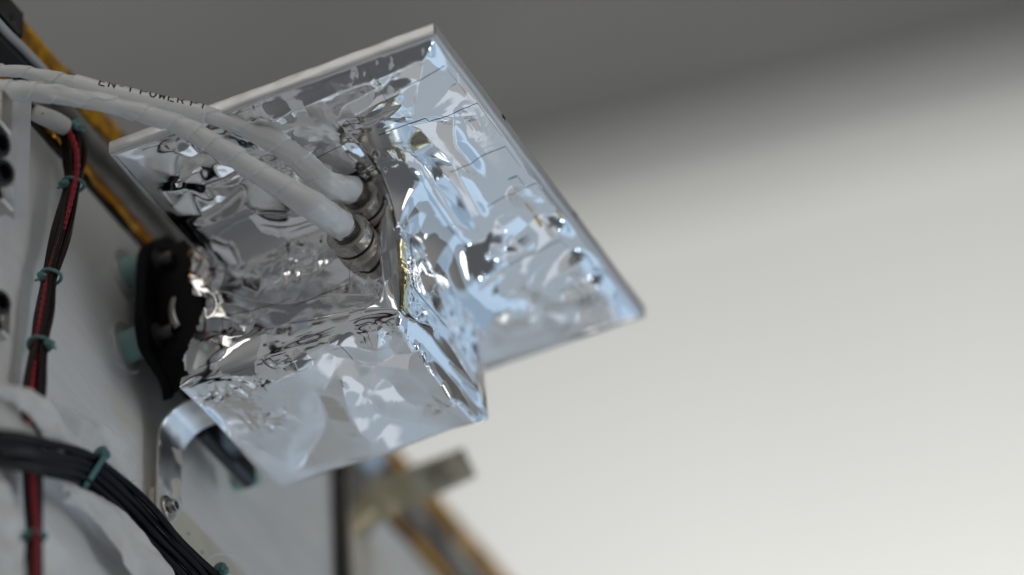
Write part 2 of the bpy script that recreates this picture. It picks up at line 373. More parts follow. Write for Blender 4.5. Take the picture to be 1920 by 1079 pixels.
# ------------------------------------------------------------------ panel with its taped edge
def panel():
    b0, b1 = -90, 420
    # face: gently uneven sheet, closed slab
    bb = np.linspace(b0, b1, 120); cc = np.linspace(-16, 220, 70); Bm, Cm = np.meshgrid(bb, cc, indexing='ij')
    P = np.stack([AP + 0.12 * fbm(Bm / 40, Cm / 40, 3) - 0.12, Bm, Cm], -1)
    V, F = sheet(P, 8.0)
    pan = struct(mesh('panel', L(V), F, 'panel', sharp=30, loc=L([[AP, 120, 90]])[0]))
    uvl = pan.data.uv_layers.new(name='bc'); li = np.empty(len(pan.data.loops), int); pan.data.loops.foreach_get('vertex_index', li)
    uvl.data.foreach_set('uv', (V[:, 1:3][li] / 60.0).ravel())
    def strip(name, m, c0, c1, h, amp, fr, seed, bulge=0.0, n=220, k=10):
        bb = np.linspace(b0, b1, n); t = np.linspace(0, 1, k); Bm, Tm = np.meshgrid(bb, t, indexing='ij')
        Cm = c0 + (c1 - c0) * Tm + 0.35 * fbm(Bm / 9, Tm * 0.6, seed + 5)
        P = np.stack([AP + h + bulge * np.sin(np.pi * Tm) + amp * fbm(Bm / fr, Tm * abs(c1 - c0) / fr, seed), Bm, Cm], -1)
        V, F = sheet(P, 1.5, flip=c1 < c0)
        return mesh(name, L(V), F, m, pan, sharp=40)
    strip('black_seal', 'black_line', -17.6, -15.4, 0.5, 0.05, 20, 11)
    strip('inner_amber_tape', 'kapton_gloss', -22.5, -17.4, 0.9, 0.7, 11, 21, 0.9)
    strip('silver_edge_tape', 'silver_tape', -37.5, -21.3, 1.2, 0.35, 16, 31, 1.3)
    strip('black_groove', 'black_line', -40.3, -37.2, -0.6, 0.05, 20, 41)
    strip('amber_edge_tape', 'kapton', -48.6, -40.0, 0.8, 0.25, 9, 51, 0.2)
    # solid edge bar below the tapes
    V, F = hexa((AP - 9, b0 + 0.5, -46.8), (AP - 1.6, b1 - 0.5, -16.2), 0.6)
    mesh('edge_bar', L(V), F, 'grey_metal', pan, sharp=30)
    return pan
PANEL = panel()

# ------------------------------------------------------------------ foil: buckled sheet solver
def relax(V, grids, growth, pin, iters, bend=0.15, soft=0.004, target=None, lim=None):
    V = V.copy(); X0 = target if target is not None else V.copy(); w = np.where(pin, 0.0, 1.0)
    batches = []
    rest0 = lambda i, j: np.linalg.norm(X0[i] - X0[j], axis=1)
    for G in grids:
        nu, nv = G.shape
        def add(A, B, st, short_only=False):
            i = A.ravel(); j = B.ravel()
            if len(i) == 0: return
            r = rest0(i, j) * 0.5 * (growth[i] + growth[j]); ws = w[i] + w[j]; ok = ws > 0
            i, j, r, ws = i[ok], j[ok], r[ok], ws[ok]
            batches.append((i, j, r, (w[i] / ws * st)[:, None], (w[j] / ws * st)[:, None], short_only))
        for p in (0, 1):
            add(G[p:-1:2], G[p + 1::2][:len(G[p:-1:2])], 1.0)
            add(G[:, p:-1:2], G[:, p + 1::2][:, :G[:, p:-1:2].shape[1]], 1.0)
        for p in (0, 1):
            a = G[p:-1:2]; b = G[p + 1::2][:len(a)]
            add(a[:, :-1], b[:, 1:], 0.7); add(a[:, 1:], b[:, :-1], 0.7)
        for p in (0, 1):
            ii = [k for k in range(nu - 2) if (k % 4) // 2 == p]
            if ii: ii = np.array(ii); add(G[ii], G[ii + 2], bend, True)
            jj = [k for k in range(nv - 2) if (k % 4) // 2 == p]
            if jj: jj = np.array(jj); add(G[:, jj], G[:, jj + 2], bend, True)
    for it in range(iters):
        for (i, j, r, wi, wj, so) in batches:
            d = V[j] - V[i]; l = np.sqrt((d * d).sum(1)) + 1e-9
            e = (l - r) / l
            if so: e = np.minimum(e, 0)
            d *= e[:, None]
            V[i] += wi * d; V[j] -= wj * d
        V += soft * w[:, None] * (X0 - V)
        if lim is not None: V = lim(V)
    return V
def seg_dist(x, y, p, q):
    p = np.array(p); q = np.array(q); d = q - p; t = np.clip(((x - p[0]) * d[0] + (y - p[1]) * d[1]) / (d @ d), 0, 1)
    return np.hypot(x - p[0] - t * d[0], y - p[1] - t * d[1]), t
def tent(x, y, pts, h, wl, wr=None, p=1.3, taper=0.25, curve=True):
    """fold along a polyline: sharp crest, feet wl and wr away on either side, fading out at both ends"""
    wr = wr or wl; P = np.array(pts, float)
    if curve and len(P) > 2: P = spline(np.column_stack([P, np.zeros(len(P))]), 8 * len(P))[0][:, :2]
    best = np.full(x.shape, 1e9); sd = np.zeros(x.shape); st = np.zeros(x.shape)
    ln = np.linalg.norm(np.diff(P, axis=0), axis=1); cum = np.concatenate([[0], np.cumsum(ln)]); tot = cum[-1]
    for k in range(len(P) - 1):
        a, b = P[k], P[k + 1]; d = b - a; t = np.clip(((x - a[0]) * d[0] + (y - a[1]) * d[1]) / (d @ d + 1e-9), 0, 1)
        dist = np.hypot(x - a[0] - t * d[0], y - a[1] - t * d[1]); sg = np.sign(d[0] * (y - a[1]) - d[1] * (x - a[0]))
        m = dist < best; best = np.where(m, dist, best); sd = np.where(m, sg, sd); st = np.where(m, (cum[k] + t * ln[k]) / tot, st)
    tp = smooth(st, 0, taper) * smooth(1 - st, 0, taper) if taper > 0 else 1.0
    w = np.where(sd > 0, wl, wr) * (0.35 + 0.65 * tp)
    if p == 0: return h * tp * np.maximum(0, 1 - (best / w) ** 2) ** 2          # rounded billow
    return h * tp * np.maximum(0, 1 - best / w) ** p
def facets(x, y, box, seed, n, slope=0.11, lmin=14, lmax=42, wmin=7, wmax=18):
    """long straight creases at random: flat facets meeting in sharp crests"""
    rng = np.random.RandomState(seed); h = np.zeros(x.shape)
    for k in range(n):
        c = np.array([rng.uniform(box[0], box[1]), rng.uniform(box[2], box[3])]); an = rng.uniform(0, np.pi); l = rng.uniform(lmin, lmax) / 2; w1 = rng.uniform(wmin, wmax); w2 = rng.uniform(wmin, wmax) * 0.6
        d = np.array([math.cos(an), math.sin(an)]) * l; sg = 1 if rng.rand() < 0.6 else -1
        h += tent(x, y, [c - d, c + d], sg * slope * rng.uniform(0.5, 1.3) * min(w1, w2), w1, w2, 1.0, 0.45)
    return h
def crinkle(x, y, seed, scale=3.5):
    """sharp little crumples"""
    u = x / scale + 0.8 * vnoise(x / scale / 2, y / scale / 2, seed + 9); v = y / scale + 0.8 * vnoise(x / scale / 2 + 5, y / scale / 2, seed + 8)
    return (1 - 2.2 * np.abs(vnoise(u, v, seed))) + 0.5 * (1 - 2.2 * np.abs(vnoise(u * 2.1, v * 2.1, seed + 1)))
def blob(x, y, c, h, ra, rb, ang=0.0):
    dx, dy = x - c[0], y - c[1]; u = dx * math.cos(ang) + dy * math.sin(ang); v = -dx * math.sin(ang) + dy * math.cos(ang)
    return h * np.exp(-(u / ra) ** 2 - (v / rb) ** 2)

ANT = thing('foil_wrapped_antenna', 'crinkled silver foil box with a square foil-covered plate behind it, bolted to the panel', 'antenna', L([[S1 / 2, S2 / 2, 0]])[0])

PN = (205, 295)
def plate_foil():
    nu, nv = PN
    a = np.linspace(0, S1, nu); b = np.linspace(0, S2, nv); Am, Bm = np.meshgrid(a, b, indexing='ij')
    Q = lambda *px: [tuple(hit(px[k], px[k + 1], 2, CP + 1.0)[:2]) for k in range(0, len(px), 2)]
    edge = np.minimum(np.minimum(Am, S1 - Am), np.minimum(Bm, S2 - Bm)); ef = smooth(edge, 0, 6)
    h = 1.5 * fbm(Am / 34, Bm / 40, 5, 1) + 1.2 + facets(Am, Bm, (0, S1, 0, S2), 17, 11, 0.08, 45, 100, 15, 32)
    T_ = lambda hh, wl, wr, *px, p=1.3, taper=0.25: tent(Am, Bm, Q(*px), hh * 0.42, wl, wr, p, taper)
    # folds running down from the top corner
    h += T_(4.2, 9, 13, 803, 66, 792, 125, 779, 185, 771, 236, taper=0.12) + T_(3.2, 8, 9, 771, 236, 800, 255, 845, 300, 890, 372, 925, 430, taper=0.2)
    h += T_(-1.6, 6, 6, 772, 238, 815, 195, 860, 152, p=1.0) + T_(1.3, 4, 5, 800, 72, 840, 120, 860, 150, p=1.0)
    # long pillow left of it
    h += T_(2.6, 5, 5, 632, 226, 700, 190, 785, 140, p=0) + T_(1.5, 3, 4, 640, 245, 715, 222, 775, 165, p=1.0)
    h += T_(2.0, 5, 3, 852, 205, 853, 262, 875, 292, 910, 340)
    h += T_(2.2, 7, 5, 800, 290, 850, 340, 885, 400, 915, 455, p=1.0)
    # star of folds right of the box
    h += T_(3.8, 8, 8, 992, 545, 990, 495, 1002, 468, 1074, 412, p=1.0, taper=0.15) + T_(3.0, 7, 6, 992, 545, 1045, 506, 1105, 478, p=1.0, taper=0.15)
    h += T_(2.6, 7, 9, 992, 545, 1060, 556, 1140, 520, p=1.0, taper=0.15) + T_(2.2, 6, 6, 1002, 468, 960, 440, 925, 400, p=1.0)
    h += T_(3.0, 5, 5, 908, 442, 952, 446, p=1.0) + T_(2.4, 5, 5, 910, 440, 906, 478, 930, 502, p=1.0) + T_(1.8, 5, 5, 952, 448, 938, 497, p=1.0)
    h += T_(2.0, 6, 4, 918, 562, 975, 570, 1018, 588, p=1.0) + T_(2.2, 6, 6, 915, 600, 965, 590, 1018, 588, p=1.0)
    h += T_(2.4, 9, 7, 1016, 590, 1090, 602, 1190, 588, p=1.0) + T_(1.6, 8, 8, 916, 655, 990, 625, 1080, 600, p=1.1) + T_(1.6, 4, 4, 1100, 470, 1128, 490, 1150, 540, p=1.0)
    h += T_(1.4, 5, 5, 1040, 400, 1075, 440, 1125, 470, p=1.0) + T_(1.6, 4, 4, 960, 350, 985, 375, 1030, 385, p=1.0)
    # left: two long lens-shaped billows and a pinch
    h += T_(5.0, 8, 8, 322, 402, 395, 380, 465, 350, p=0, taper=0.4) + T_(3.5, 7, 7, 335, 345, 400, 335, 460, 318, p=0, taper=0.4)
    h += T_(3.0, 7, 9, 338, 255, 318, 300, 325, 335, 350, 350, p=0) + T_(1.6, 8, 5, 400, 262, 345, 300, 330, 340, p=1.2)
    h += T_(2.4, 6, 6, 480, 190, 515, 215, 535, 250, p=0) + T_(3.0, 9, 7, 560, 285, 620, 300, 690, 275, p=0) + T_(-1.5, 5, 5, 470, 215, 520, 255, 560, 270, p=1.0)
    h = h * ef
    # small crumples: along the taped top edge, by the box corner, beside the tag
    def win(px, py, ra, rb): c = Q(px, py)[0]; return np.exp(-((Am - c[0]) / ra) ** 2 - ((Bm - c[1]) / rb) ** 2)
    ck = 0.9 * win(700, 130, 9, 5) + 0.4 * win(490, 215, 8, 6) + 1.2 * win(700, 315, 9, 4) + 0.3 * win(560, 280, 9, 5) + 0.25 * win(1030, 380, 5, 8) + 0.25 * win(870, 230, 4, 6) + 0.4 * win(1120, 520, 7, 9) + 0.015
    h += 0.3 * ck * crinkle(Am, Bm, 71, 4.0) * smooth(edge, 0, 2.5)
    # the foil tents up against the box sides
    dx = np.maximum(np.maximum(A0 - Am, Am - A1), 0); dy = np.maximum(np.maximum(B0 - Bm, Bm - B1), 0); d = np.hypot(dx, dy)
    wob = 1 + 0.35 * fbm(Am / 18, Bm / 18, 9, 1)
    h += (15 + 5 * facets(Am, Bm, (A1, A1 + 15, B0 - 5, B1 + 5), 57, 7, 0.1, 10, 25, 4, 9)) * np.exp(-d / (5.0 * wob)) * smooth(edge, 0, 14) * np.where(dx > 0, 1.0, 0.45)
    X = np.stack([Am, Bm, h + CP], -1).reshape(-1, 3)
    G = np.arange(nu * nv).reshape(nu, nv)
    g = 1.0003 + 0.002 * smooth(fbm(Am / 18, Bm / 18, 33, 2), -0.3, 0.6) * ef
    pin = (edge < 0.6) | (d < 0.5)
    def lim(V):
        V[:, 2] = np.maximum(V[:, 2], CP + 0.05); return V
    V = relax(X, [G], g.ravel(), pin.ravel(), 10, bend=0.05, soft=0.0, target=X, lim=lim)
    return V.reshape(nu, nv, 3)
PF = plate_foil()

ST = 0.52
def box_foil():
    # three visible faces sharing their edges: upper (b=B0), lower (c=CL), right (a=A1)
    na = int((A1 - A0) / ST) + 1; nb = int((B1 - B0) / ST) + 1; nc = int(CL / ST) + 1
    a = np.linspace(A0, A1, na); b = np.linspace(B0, B1, nb); c = np.linspace(0, CL, nc)
    idx = {}; P = []
    def vid(p):
        k = tuple(np.round(p, 3))
        if k not in idx: idx[k] = len(P); P.append(p)
        return idx[k]
    GU = np.array([[vid((x, B0, z)) for z in c] for x in a])           # upper face, rows a, cols c
    GL = np.array([[vid((x, y, CL)) for y in b] for x in a])           # lower face
    GR = np.array([[vid((A1, y, z)) for z in c] for y in b])           # right face
    X = np.array(P, float); N = np.zeros_like(X)
    hu = lambda *px: [tuple(hit(px[k], px[k + 1], 1, B0)[[0, 2]]) for k in range(0, len(px), 2)]
    hl = lambda *px: [tuple(hit(px[k], px[k + 1], 2, CL)[:2]) for k in range(0, len(px), 2)]
    hr = lambda *px: [tuple(hit(px[k], px[k + 1], 0, A1)[[1, 2]]) for k in range(0, len(px), 2)]
    def push(G, nrm, u, v, fn):
        nu, nv = G.shape
        eu = np.minimum(np.arange(nu), nu - 1 - np.arange(nu))[:, None]; ev = np.minimum(np.arange(nv), nv - 1 - np.arange(nv))[None, :]
        e = np.minimum(eu, ev) * ST; U, Vv = np.meshgrid(u, v, indexing='ij')
        np.add.at(N, G.ravel(), (fn(U, Vv) * smooth(e, -0.4, 2.5)).ravel()[:, None] * np.array(nrm)[None, :])
    def win(x, y, c, ra, rb): return np.exp(-((x - c[0][0]) / ra) ** 2 - ((y - c[0][1]) / rb) ** 2)
    def f_u(x, z):
        t = lambda hh, wl, wr, *px, p=1.0, taper=0.25: tent(x, z, hu(*px), hh * 0.6, wl, wr, p, taper)
        h = 0.6 * fbm(x / 26, z / 22, 101, 1) + 0.4 + facets(x, z, (A0, A1, 0, CL), 27, 5, 0.09, 25, 50, 10, 20)
        h += t(1.6, 3, 7, 448, 540, 540, 515, 645, 478) + t(-1.8, 9, 9, 400, 545, 520, 565, 640, 552, 725, 560, p=1.6)
        h += t(1.4, 4, 4, 345, 470, 392, 500, 400, 560) + t(1.6, 5, 3, 352, 520, 385, 570, 390, 610) + t(1.5, 5, 4, 722, 350, 716, 450, 728, 575, p=0.9)
        h += t(1.6, 7, 7, 352, 705, 440, 650, 560, 600, p=1.2) + t(1.2, 4, 5, 360, 610, 420, 600, 470, 625, p=0.9) + t(-1.0, 4, 4, 470, 400, 440, 500, p=0.9)
        h += 0.35 * crinkle(x, z, 171, 3.6) * (win(x, z, hu(560, 490), 9, 5) + 0.5 * win(x, z, hu(375, 490), 6, 7) + 0.8 * win(x, z, hu(700, 350), 9, 6) + 0.02)
        return h
    def f_l(x, y):
        t = lambda hh, wl, wr, *px, p=1.0, taper=0.25: tent(x, y, hl(*px), hh * 0.75, wl, wr, p, taper)
        h = 2.3 * fbm(x / 27, y / 30, 119, 1) + 0.5 * fbm(x / 15, y / 16, 113, 1) + 0.6 + facets(x, y, (A0, A1, B0, B1), 37, 7, 0.085, 30, 70, 11, 26)
        h += t(2.0, 4, 4, 583, 590, 590, 620, 594, 648) + t(1.4, 3, 3, 604, 598, 614, 628, 598, 648) + t(2.2, 4, 4, 684, 606, 694, 636, 706, 657) + t(1.4, 3, 3, 700, 602, 712, 625, 706, 657)
        h += t(1.8, 4, 4, 470, 688, 486, 642, 504, 690) + t(1.6, 3, 4, 504, 690, 535, 660, 560, 655) + t(1.8, 4, 4, 536, 662, 552, 676, 562, 694)
        h += t(1.6, 5, 4, 490, 645, 545, 650, 594, 646, 650, 622, 700, 600) + t(1.5, 5, 6, 594, 648, 650, 652, 706, 657, 738, 612)
        h += t(2.4, 5, 5, 748, 594, 758, 630, 778, 660, taper=0.1) + t(2.0, 6, 5, 776, 660, 826, 690, 868, 738, 908, 784, taper=0.12) + t(2.0, 5, 4, 778, 660, 800, 650, 812, 620)
        h += t(2.0, 5, 5, 822, 745, 852, 722, 870, 738) + t(1.4, 6, 5, 822, 745, 860, 768, 910, 786, taper=0.12) + t(-1.0, 7, 7, 720, 700, 770, 750, 830, 762, p=1.5)
        h += t(1.5, 8, 8, 640, 700, 655, 770, 700, 822, p=1.6) + t(-1.2, 8, 8, 590, 720, 610, 800, 560, 880, p=1.6) + t(1.2, 9, 9, 560, 880, 680, 840, 860, 800, p=1.6)
        h += 0.5 * crinkle(x, y, 181, 3.4) * (win(x, y, hl(420, 745), 12, 4) + 0.7 * win(x, y, hl(510, 780), 6, 5) + 0.8 * win(x, y, hl(750, 610), 6, 5) + 0.015)
        return h
    def f_r(y, z):
        t = lambda hh, wl, wr, *px, p=1.0, taper=0.25: tent(y, z, hr(*px), hh * 0.6, wl, wr, p, taper)
        h = 0.6 * fbm(y / 20, z / 24, 121, 1) + 0.4 + facets(y, z, (B0, B1, 0, CL), 47, 6, 0.1, 25, 55, 8, 18)
        h += t(1.8, 6, 6, 758, 592, 830, 645, 905, 778, taper=0.12) + t(1.8, 6, 6, 772, 400, 795, 510, 840, 610) + t(2.0, 7, 7, 828, 420, 868, 560, 900, 700, p=1.4)
        h += t(1.4, 4, 4, 782, 515, 806, 530, 812, 555) + t(1.2, 5, 5, 850, 480, 885, 560, 905, 640)
        h += 0.4 * crinkle(y, z, 191, 3.6) * (win(y, z, hr(760, 500), 5, 8) + 0.02)
        return h
    push(GU, (0, -1, 0), a, c, f_u); push(GL, (0, 0, 1), a, b, f_l); push(GR, (1, 0, 0), b, c, f_r)
    # soft rounded folds where the faces meet; the corners stay pointed
    V = X.copy()
    def round_edge(V, p, q, r, sp, sq, ip, iq):
        """p, q: distances from the edge on the two faces (one of them 0); r: radius per vertex"""
        m = (np.minimum(p, q) < 1e-6) & (np.maximum(p, q) < r); d = np.maximum(p, q); t = (r - d) / np.maximum(r, 1e-6) * (np.pi / 4)
        small = r * (1 - np.cos(t)); big = r * (1 - np.sin(t)); onp = p <= q
        newp = np.where(onp, small, big); newq = np.where(onp, big, small)
        V[m, ip] += (sp * (newp - p))[m]; V[m, iq] += (sq * (newq - q))[m]
    ta = np.clip((X[:, 0] - A0) / (A1 - A0), 0, 1); tb = np.clip((X[:, 1] - B0) / (B1 - B0), 0, 1); tz = np.clip(X[:, 2] / CL, 0, 1)
    round_edge(V, X[:, 1] - B0, CL - X[:, 2], 11 * np.sin(np.pi * ta) ** 0.7 * (0.8 + 0.3 * vnoise(ta * 6, ta * 0, 3)), 1, -1, 1, 2)
    round_edge(V, A1 - X[:, 0], CL - X[:, 2], 4.0 * np.sin(np.pi * tb) ** 0.7, -1, -1, 0, 2)
    round_edge(V, A1 - X[:, 0], X[:, 1] - B0, 2.5 * np.sin(np.pi * np.clip(tz, 0, 1)) ** 0.6, -1, 1, 0, 1)
    V += N
    for ids, dirn, amp, seed in ((GL[:, -1], (0, -0.8, -0.6), 2.4, 4), (GL[0, :], (0.8, 0, -0.6), 1.0, 5), (GU[0, :], (1, 0.2, 0), 3.2, 6), (GR[-1, :], (-1, -0.4, 0), 1.6, 7)):
        t = np.linspace(0, 1, len(ids)); V[ids] += (amp * np.sin(np.pi * t) * (0.7 + 0.4 * fbm(t * 4, t * 0, 200 + seed, 2)))[:, None] * np.array(dirn)[None, :]
    pin = np.zeros(len(X), bool); pin[[GU[0, -1], GU[-1, -1], GL[-1, -1], GL[0, -1]]] = True; pin[GU[:, 0]] = True; pin[GR[:, 0]] = True
    edges = np.concatenate([GL[-1, :], GU[-1, :], GL[:, -1], GL[0, :], GR[-1, :], GU[0, :]]); pin[edges[::15]] = True
    g = 1.0003 + 0.002 * smooth(fbm(X[:, 0] / 14 + X[:, 2] / 17, X[:, 1] / 14 - X[:, 2] / 20, 55, 2), -0.3, 0.6)
    V = relax(V, [GU, GL, GR], g, pin, 10, bend=0.05, soft=0.0, target=V)
    return V, GU, GL, GR
BV, GU, GL, GR = box_foil()

def antenna():
    nu, nv = PF.shape[:2]
    pf = mesh('plate_foil', L(PF.reshape(-1, 3)), grid_faces(nu, nv), 'foil', ANT, subsurf=1)
    # box foil: three faces in one skin
    F = grid_faces(*GU.shape); FU = GU.ravel()[F]; FL = GL.ravel()[grid_faces(*GL.shape)]; FR = GR.ravel()[grid_faces(*GR.shape)]
    faces = np.vstack([FU[:, ::1], FL, FR[:, ::1]])
    ctr = np.array([(A0 + A1) / 2, (B0 + B1) / 2, CL / 2])
    p = BV[faces]; n = np.cross(p[:, 1] - p[:, 0], p[:, 2] - p[:, 0]); 
    flip = np.einsum('ij,ij->i', n, p.mean(1) - ctr) < 0
    # orient per face group
    for s, e in ((0, len(FU)), (len(FU), len(FU) + len(FL)), (len(FU) + len(FL), len(faces))):
        if flip[s:e].mean() > 0.5: faces[s:e] = faces[s:e, ::-1]
    # ragged cut-away at the left end of the upper face, where the black body shows
    cen = BV[faces].mean(1); cut = cen[:, 2] < CL - 3
    lim = A0 + 2.0 + 7.5 * np.exp(-((cen[:, 2] - 24) / 7.0) ** 2) + 3.0 * np.exp(-((cen[:, 2] - 8) / 6) ** 2) + 1.5 * vnoise(cen[:, 2] / 3, cen[:, 2] * 0, 77)
    keep = ~(cut & (cen[:, 0] < lim) & (np.arange(len(faces)) < len(FU)))
    mesh('box_foil', L(BV), faces[keep], 'foil', ANT, subsurf=1)
    V, F = hexa((A0 + 1.2, B0 + 2.6, -1), (A1 - 3.0, B1 - 3.0, CL - 3.2), 1.0); mesh('box_body', L(V), F, 'black', ANT, sharp=30)
    V, F = hexa((0.3, 0.3, 0.3), (S1 - 0.3, S2 - 0.3, CP - 0.4), 0.4); mesh('plate', L(V), F, 'rim', ANT, sharp=30)
    # tape folded round the plate's four edges
    for axis, val, n, seed in ((1, 0.0, S1, 1), (0, S1, S2, 2), (1, S2, S1, 3), (0, 0.0, S2, 4)):
        t = np.linspace(0, n, 90); prof = np.array([[1.1, 0.25], [0.3, 0.28], [-0.25, 0.0], [-0.4, -0.8], [-0.45, -2.2], [-0.4, -3.5], [-0.2, -4.3], [0.6, -4.5]])
        Tm, K = np.meshgrid(t, np.arange(len(prof)), indexing='ij'); inw = prof[:, 0][K]; cz = prof[:, 1][K]
        inw = inw + 0.10 * fbm(Tm / 6, K * 0.4, 60 + seed) ; cz = cz + CP + 0.12 * fbm(Tm / 8, K * 0.2, 70 + seed)
        P = np.zeros(Tm.shape + (3,)); P[..., 2] = cz; P[..., 1 - axis] = Tm; P[..., axis] = val + (inw if val == 0 else -inw)
        mesh('edge_tape', L(P.reshape(-1, 3)), grid_faces(*Tm.shape, flip=(axis == 0) ^ (val != 0)), 'rim', ANT, subsurf=1)
    for bq in (40.0, 86.0):
        V, F = hexa((S1 + 0.3, bq, CP - 3.6), (S1 + 0.6, bq + 2.0, CP - 2.2), 0.1); mesh('dark_clip', L(V), F, 'dark_metal', ANT, sharp=30)
    # tape patches lying on the foil: copies of a piece of the foil skin, a tenth of a millimetre proud
    def patch(name, P, m, parent, off=0.13):
        du = np.gradient(P, axis=0); dv = np.gradient(P, axis=1); n = np.cross(du, dv); n /= np.linalg.norm(n, axis=2)[..., None]
        Q = P + n * off; return mesh(name, L(Q.reshape(-1, 3)), grid_faces(*P.shape[:2]), m, parent, subsurf=1)
    for (i0, i1, j0, j1) in ((30, 47, 2, 15), (47, 62, 3, 22), (62, 75, 2, 16), (78, 93, 12, 27), (80, 94, 30, 47), (76, 93, 50, 60), (79, 94, 68, 80), (70, 90, 92, 106), (8, 24, 3, 18), (14, 30, 22, 38), (40, 56, 26, 36), (66, 80, 28, 42), (81, 94, 112, 128)):
        patch('tape_patch', PF[int(i0 * 2.134):int(i1 * 2.134) + 1, int(j0 * 2.134):int(j1 * 2.134) + 1], 'foil_tape', pf)
    patch('white_tag', PF[187:194, 133:146], 'white_tag', pf, 0.25)
    for (x, y, di, dj) in ((984, 382, 1, 12), (1002, 410, 2, 9), (1046, 402, 1, 8)):  # gold slivers painting yellow glints on the foil
        q = hit(x, y, 2, CP + 1.0); i = int(q[0] / S1 * (PN[0] - 1)); j_ = int(q[1] / S2 * (PN[1] - 1)); patch('glint_sliver', PF[i:i + di + 1, j_:j_ + dj + 1], 'gold_glint', pf, 0.2)
    for G, (i0, i1, j0, j1), m, fl in ((GU, (10, 34, 12, 30), 'foil_tape', 1), (GU, (34, 52, 20, 33), 'foil_tape', 1), (GU, (6, 14, 30, 44), 'foil_tape', 1), (GL, (2, 20, 2, 14), 'foil_tape', 0), (GL, (30, 46, 1, 14), 'foil_tape', 0), (GR, (1, 5, 22, 46), 'gold_tape', 0), (GR, (8, 30, 14, 34), 'foil_tape', 0)):
        P = BV[G][int(i0 / ST):int(i1 / ST) + 1, int(j0 / ST):int(j1 / ST) + 1]; du = P[-1, 0] - P[0, 0]; dv = P[0, -1] - P[0, 0]
        if np.cross(du, dv) @ (P.mean((0, 1)) - ctr) < 0: P = P[:, ::-1]
        patch('tape_patch', P, m, ANT)
antenna()

# ------------------------------------------------------------------ black mounting bracket, teal standoffs, socket screws
def screw_parts(parent, o, d, r=2.3, h=4.2, washer=3.4, m='steel', tw=L):
    """socket-head screw: washer, head, hex recess; o is the seat point, d the outward axis"""
    d = np.array(d, float)
    V, F = lathe([(0, washer), (0.6, washer), (0.7, washer - 0.15)], o, d, 32, toworld=tw); w = mesh('washer', V, F, m, parent, sharp=35)
    V, F = lathe([(0.7, r), (0.7 + h * 0.85, r), (0.7 + h, r * 0.93), (0.7 + h, r * 0.62), (0.7 + h * 0.45, r * 0.55)], o, d, 32, toworld=tw)
    s = mesh('screw', V, F, m, parent, sharp=35)
    hexmod = lambda k, hh, rr, th: rr * np.cos(np.pi / 6) / np.cos((th % (np.pi / 3)) - np.pi / 6)
    V, F = lathe([(0.7 + h * 0.46, r * 0.58), (0.7 + h * 0.5, r * 0.58)], o, d, 36, mod=hexmod, toworld=tw); mesh('socket', V, F, 'black_line', s, sharp=35)
    return s
def bracket():
    br = thing('mounting_bracket', 'black bracket plate on pale teal standoffs between the panel and the foil box', 'bracket', L([[AP, 60, 15]])[0])
    tl = lambda px, py: hit(px, py, 0, -14.0)[[1, 2]]
    outline = [tl(282, 452), tl(272, 470), tl(267, 600), tl(275, 650), tl(318, 715), tl(322, 750), (60, 40), (66, 33), (98, 33), (98, 10), (58, -16)]
    V, F = prism(rounded(outline, 3.0), -17.0, -13.6, 0, 0.5); mesh('plate', L(V), F, 'black', br, sharp=30)
    # wing reaching to the box, with a slot
    V, F = hexa((-15, 50.8, -6), (4.5, 52.6, 34), 0.5); w = mesh('wing', L(V), F, 'black', br, sharp=30)
    P = ribbon([(-9.5, 50.2, 14), (-11, 50.3, 19), (-10, 50.1, 24), (-8.5, 50.2, 26)], [(-8, 50.2, 14.5), (-8.4, 50.3, 19), (-7, 50.1, 24), (-6.5, 50.2, 25)], 14, 5)
    V, F = sheet(P, 0.2); mesh('foil_scrap', L(V), F, 'silver_tape', w)
    for (b, c) in ((50.0, 0.3), (50.2, 26.2)):
        o = np.array([AP, b, c])
        V, F = lathe([(0.0, 7.6), (0.5, 7.6), (0.8, 7.3), (0.8, 5.2)], o, (1, 0, 0), 40, toworld=L); fl = mesh('standoff', L(L_inv(V)) if False else V, F, 'rim', br, sharp=30)
        V, F = lathe([(0.6, 5.0), (0.9, 4.6), (7.1, 4.6)], o, (1, 0, 0), 40, toworld=L); mesh('teal_spacer', V, F, 'teal', fl, sharp=35)
        screw_parts(br, (-13.6, b, c), (1, 0, 0), 2.1, 4.2, 3.6, 'grey_metal')
    V, F = hexa((-17, 75.4, 35.0), (-12.5, 105, 43.2), 1.2); mesh('foot', L(V), F, 'black_gloss', br, sharp=30)
    V, F = lathe([(0, 2.6), (7, 2.6)], (AP, 113, 32.5), (1, 0, 0), 32, toworld=L); mesh('teal_spacer', V, F, 'teal', br, sharp=30)
bracket()

